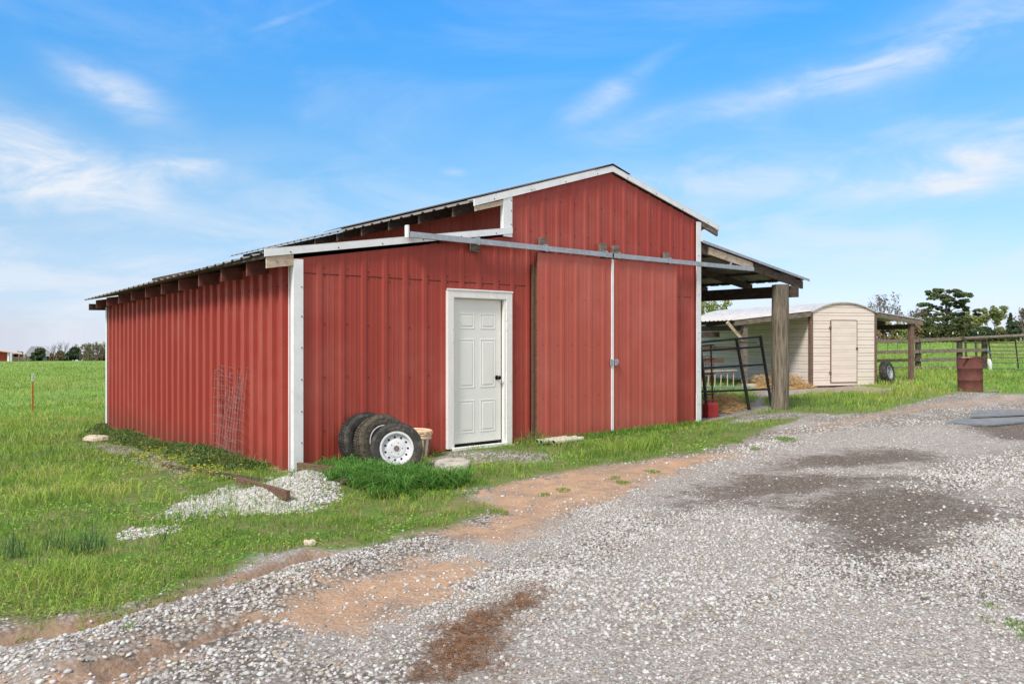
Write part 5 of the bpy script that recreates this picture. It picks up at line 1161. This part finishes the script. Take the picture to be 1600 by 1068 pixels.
d = mx(x, y, BARE[:2]) + (vnoise(x, y, .25, 51) - .5) * .35; k = (d > -.05) & (r.random(len(x)) < .25 + d * 2.5) & ((vnoise(x, y, .45, 66) + (r.random(len(x)) - .5) * .35 < .55) | (sdf(x, y, BARE[1]) > -.05)); x, y = x[k], y[k]
v, f, l, c = stones(x, y, .0145 * r.lognormal(0, .25, len(x)), ICO, r, .10); tag(npmesh('gravel_pile', v, f, l, ['stone'], c), 'low spill of clean pale gravel at the barn corner', 'gravel', kind='stuff')
# pine straw + hay
def litter(poly, n, L, w, matn, seed, zr, name, label, cat):
    P = np.array(poly); r = np.random.default_rng(seed); lo, hi = P.min(0), P.max(0); x = r.uniform(lo[0], hi[0], n); y = r.uniform(lo[1], hi[1], n)
    d = sdf(x, y, poly) + (vnoise(x, y, .13, seed) - .5) * .28 + r.normal(0, .06, n); k = (d > -.02) & (r.random(n) < .35 + d * 6); x, y, d = x[k], y[k], d[k]; n = len(x); z = ground_z(x, y) + zr * np.clip(d / .4, .1, 1) * r.random(n) + .004
    a = r.uniform(0, 6.28, n); t = r.normal(0, .25, n); dv = np.stack([np.cos(a), np.sin(a), t], 1) * L / 2 * r.uniform(.5, 1.3, (n, 1)); sd = np.stack([-np.sin(a), np.cos(a), np.zeros(n)], 1) * w / 2; p = np.stack([x, y, z + .01], 1)
    up = np.array([0, 0, w * .6])
    v = np.stack([p - dv - sd, p - dv + sd, p + dv + sd, p + dv - sd, p - dv + up, p + dv + up], 1).reshape(-1, 3); b = np.arange(n)[:, None] * 6
    f = np.concatenate([b + [0, 1, 2, 3], b + [0, 3, 5, 4], b + [1, 4, 5, 2]], 1).ravel()
    return tag(npmesh(name, v, f, np.full(n * 3, 4), [matn]), label, cat, kind='stuff')
litter(STRAW[0], 4200, .09, .0022, 'needles', 91, .012, 'pine_straw', 'brown patch of fallen pine needles on the gravel', 'pine straw')
litter(PP([(1098, 642), (1105, 622), (1150, 622), (1166, 640), (1140, 648)]), 6000, .16, .008, 'strawm', 92, .16, 'loose_hay', 'scattered golden hay under the open lean-to', 'hay')
litter([tuple(S(*q, 0)[:2]) for q in ((-2.0, -.5), (-2.1, .6), (-.1, .5), (-.1, -.35))], 6000, .16, .010, 'strawm', 93, .38, 'hay_pile', 'pile of brownish hay against the shed side wall', 'hay')

# ================================================================== SKY + LIGHT
SUN_EL, SUN_AZ = R(48), R(-148)     # azimuth from +Y towards +X
sd_ = Vector((math.sin(SUN_AZ) * math.cos(SUN_EL), math.cos(SUN_AZ) * math.cos(SUN_EL), math.sin(SUN_EL)))
sun = bpy.data.lights.new('sun', 'SUN'); sun.energy = 2.6; sun.angle = R(13); sun.color = (1, .96, .9)
so = bpy.data.objects.new('sun', sun); COL.objects.link(so); so.rotation_euler = sd_.to_track_quat('Z', 'Y').to_euler()
world = bpy.data.worlds.new('World'); sc.world = world; world.use_nodes = True; world.cycles.sampling_method = 'MANUAL'; world.cycles.sample_map_resolution = 512; nt = world.node_tree; nt.nodes.clear()
outw = nt.nodes.new('ShaderNodeOutputWorld'); bg = nt.nodes.new('ShaderNodeBackground'); nt.links.new(bg.outputs[0], outw.inputs[0]); bg.inputs[1].default_value = .12
tc = nt.nodes.new('ShaderNodeTexCoord'); sp = nt.nodes.new('ShaderNodeSeparateXYZ'); nt.links.new(tc.outputs['Generated'], sp.inputs[0])
zc = math_(nt, 'MAXIMUM', sp.outputs[2], .012); cb = nt.nodes.new('ShaderNodeCombineXYZ')
for i, q in enumerate((sp.outputs[0], sp.outputs[1], zc)): nt.links.new(q, cb.inputs[i])
sky = nt.nodes.new('ShaderNodeTexSky'); sky.sky_type = 'NISHITA'; sky.sun_disc = False; sky.sun_elevation = SUN_EL; sky.sun_rotation = SUN_AZ % (2 * math.pi)
sky.air_density = 1.0; sky.dust_density = .6; sky.ozone_density = 1.5; nt.links.new(cb.outputs[0], sky.inputs[0])
el = math_(nt, 'ARCSINE', zc); az = math_(nt, 'ARCTAN2', sp.outputs[0], sp.outputs[1])
# measured against the photograph: tint of the clear air by elevation
E_ = 3.03      # half-scaled so that every stop stays inside 0..1; doubled again below
tint = ramp(nt, math_(nt, 'DIVIDE', el, R(60)), [(e / 60, tuple(x / E_ for x in c)) for e, c in ((0.3, (1.131, 1.2, 1.85)), (1.5, (.98, 1.115, 1.667)), (3.8, (.957, 1.05, 1.36)), (7.1, (.93, 1.124, 1.30)), (10.7, (.86, 1.24, 1.42)), (14.3, (.72, 1.31, 1.61)), (17.3, (.60, 1.368, 1.816)), (20.3, (.504, 1.448, 2.018)), (22.9, (.47, 1.5, 2.2)), (30, (.5, 1.4, 2.1)), (42, (.9, 1.1, 1.3)))])
vm0 = nt.nodes.new('ShaderNodeVectorMath'); vm0.operation = 'SCALE'; vm0.inputs[3].default_value = 2.0; nt.links.new(tint, vm0.inputs[0]); tint = vm0.outputs[0]
vm = nt.nodes.new('ShaderNodeVectorMath'); vm.operation = 'MULTIPLY'; nt.links.new(sky.outputs[0], vm.inputs[0]); nt.links.new(tint, vm.inputs[1]); base = vm.outputs[0]
# high thin cloud: streaky noise in (azimuth, elevation)
ae = nt.nodes.new('ShaderNodeCombineXYZ'); nt.links.new(az, ae.inputs[0]); nt.links.new(el, ae.inputs[1])
def cn(scale, st, rot, det=8, rough=.6):
    mp = nt.nodes.new('ShaderNodeMapping'); mp.inputs['Scale'].default_value = (st[0], st[1], 1); mp.inputs['Rotation'].default_value = (0, 0, rot); nt.links.new(ae.outputs[0], mp.inputs[0])
    n = N(nt, 'ShaderNodeTexNoise', Scale=scale, Detail=det, Roughness=rough, Distortion=.6); nt.links.new(mp.outputs[0], n.inputs['Vector']); return n.outputs['Fac']
na_ = cn(3.0, (1.6, 5.5), R(-12)); nb_ = cn(7, (1, 2.6), R(-20)); nc_ = cn(2.2, (1, 3.2), 0)
tot = None
for (px, py, rx, ry, ro, st) in ((190, 148, 75, 26, -22, .62), (290, 262, 75, 26, -3, .8), (20, 225, 120, 42, -12, .85), (70, 295, 190, 34, -3, .7), (40, 380, 200, 60, 0, .35), (935, 160, 52, 20, 22, .6), (1010, 100, 50, 12, 25, .25),
                                 (1290, 128, 330, 20, 9, .36), (1450, 60, 260, 45, 20, .32), (1250, 270, 330, 50, 4, .5), (1580, 232, 90, 26, 10, .8), (1560, 285, 160, 20, 3, .7), (980, 215, 80, 25, 15, .25), (710, 268, 24, 7, 0, .5), (450, 28, 70, 6, 24, .22), (1350, 420, 300, 30, 0, .35), (150, 440, 300, 12, 0, .45)):
    a0 = math.atan((px - 800) / FPX); e0 = math.atan((HZ - py) / math.hypot(FPX, px - 800)); sx = rx / FPX; sy = ry / FPX; c, s = math.cos(R(ro)), math.sin(R(ro))
    dx_ = math_(nt, 'SUBTRACT', az, a0); dy_ = math_(nt, 'SUBTRACT', el, e0)
    X_ = math_(nt, 'DIVIDE', math_(nt, 'ADD', math_(nt, 'MULTIPLY', dx_, c), math_(nt, 'MULTIPLY', dy_, s)), sx)
    Y_ = math_(nt, 'DIVIDE', math_(nt, 'SUBTRACT', math_(nt, 'MULTIPLY', dy_, c), math_(nt, 'MULTIPLY', dx_, s)), sy)
    gss = math_(nt, 'MULTIPLY', math_(nt, 'EXPONENT', math_(nt, 'MULTIPLY', math_(nt, 'ADD', math_(nt, 'POWER', X_, 2), math_(nt, 'POWER', Y_, 2)), -1)), st)
    tot = gss if tot is None else math_(nt, 'ADD', tot, gss)
mod = math_(nt, 'MULTIPLY', sstep(nt, nb_, .30, .68), sstep(nt, na_, .2, .62))
cl = math_(nt, 'MULTIPLY', tot, math_(nt, 'ADD', math_(nt, 'MULTIPLY', mod, 1.25), .22), clamp=True)
thin = math_(nt, 'MULTIPLY', sstep(nt, nc_, .42, .75), .22)
low = math_(nt, 'MULTIPLY', sstep(nt, math_(nt, 'MULTIPLY', el, -1), -R(17), -R(1)), sstep(nt, na_, .35, .65)); low = math_(nt, 'MULTIPLY', low, .75)
cl = math_(nt, 'MAXIMUM', cl, math_(nt, 'MAXIMUM', thin, low), clamp=True)
CLOUD = (4.45, 4.8, 5.3)
base = mixc(nt, cl, base, CLOUD)
base = mixc(nt, math_(nt, 'MULTIPLY', sstep(nt, el, R(30), R(50)), .85), base, (5.6, 5.5, 5.3))   # unseen bright cloud added overhead to keep the light neutral
base = mixc(nt, math_(nt, 'MULTIPLY', sstep(nt, math_(nt, 'MULTIPLY', sp.outputs[1], -1), -.15, .45), .85), base, (6.1, 5.95, 5.6))   # unseen white sky added behind the viewer to brighten the front faces
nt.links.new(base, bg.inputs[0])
vs_ = sc.view_settings; vs_.view_transform = 'Standard'; vs_.look = 'None'; vs_.exposure = 0.6; vs_.gamma = 1; vs_.use_curve_mapping = False
sc.cycles.max_bounces = 5; sc.cycles.transparent_max_bounces = 4
sc.render.film_transparent = False
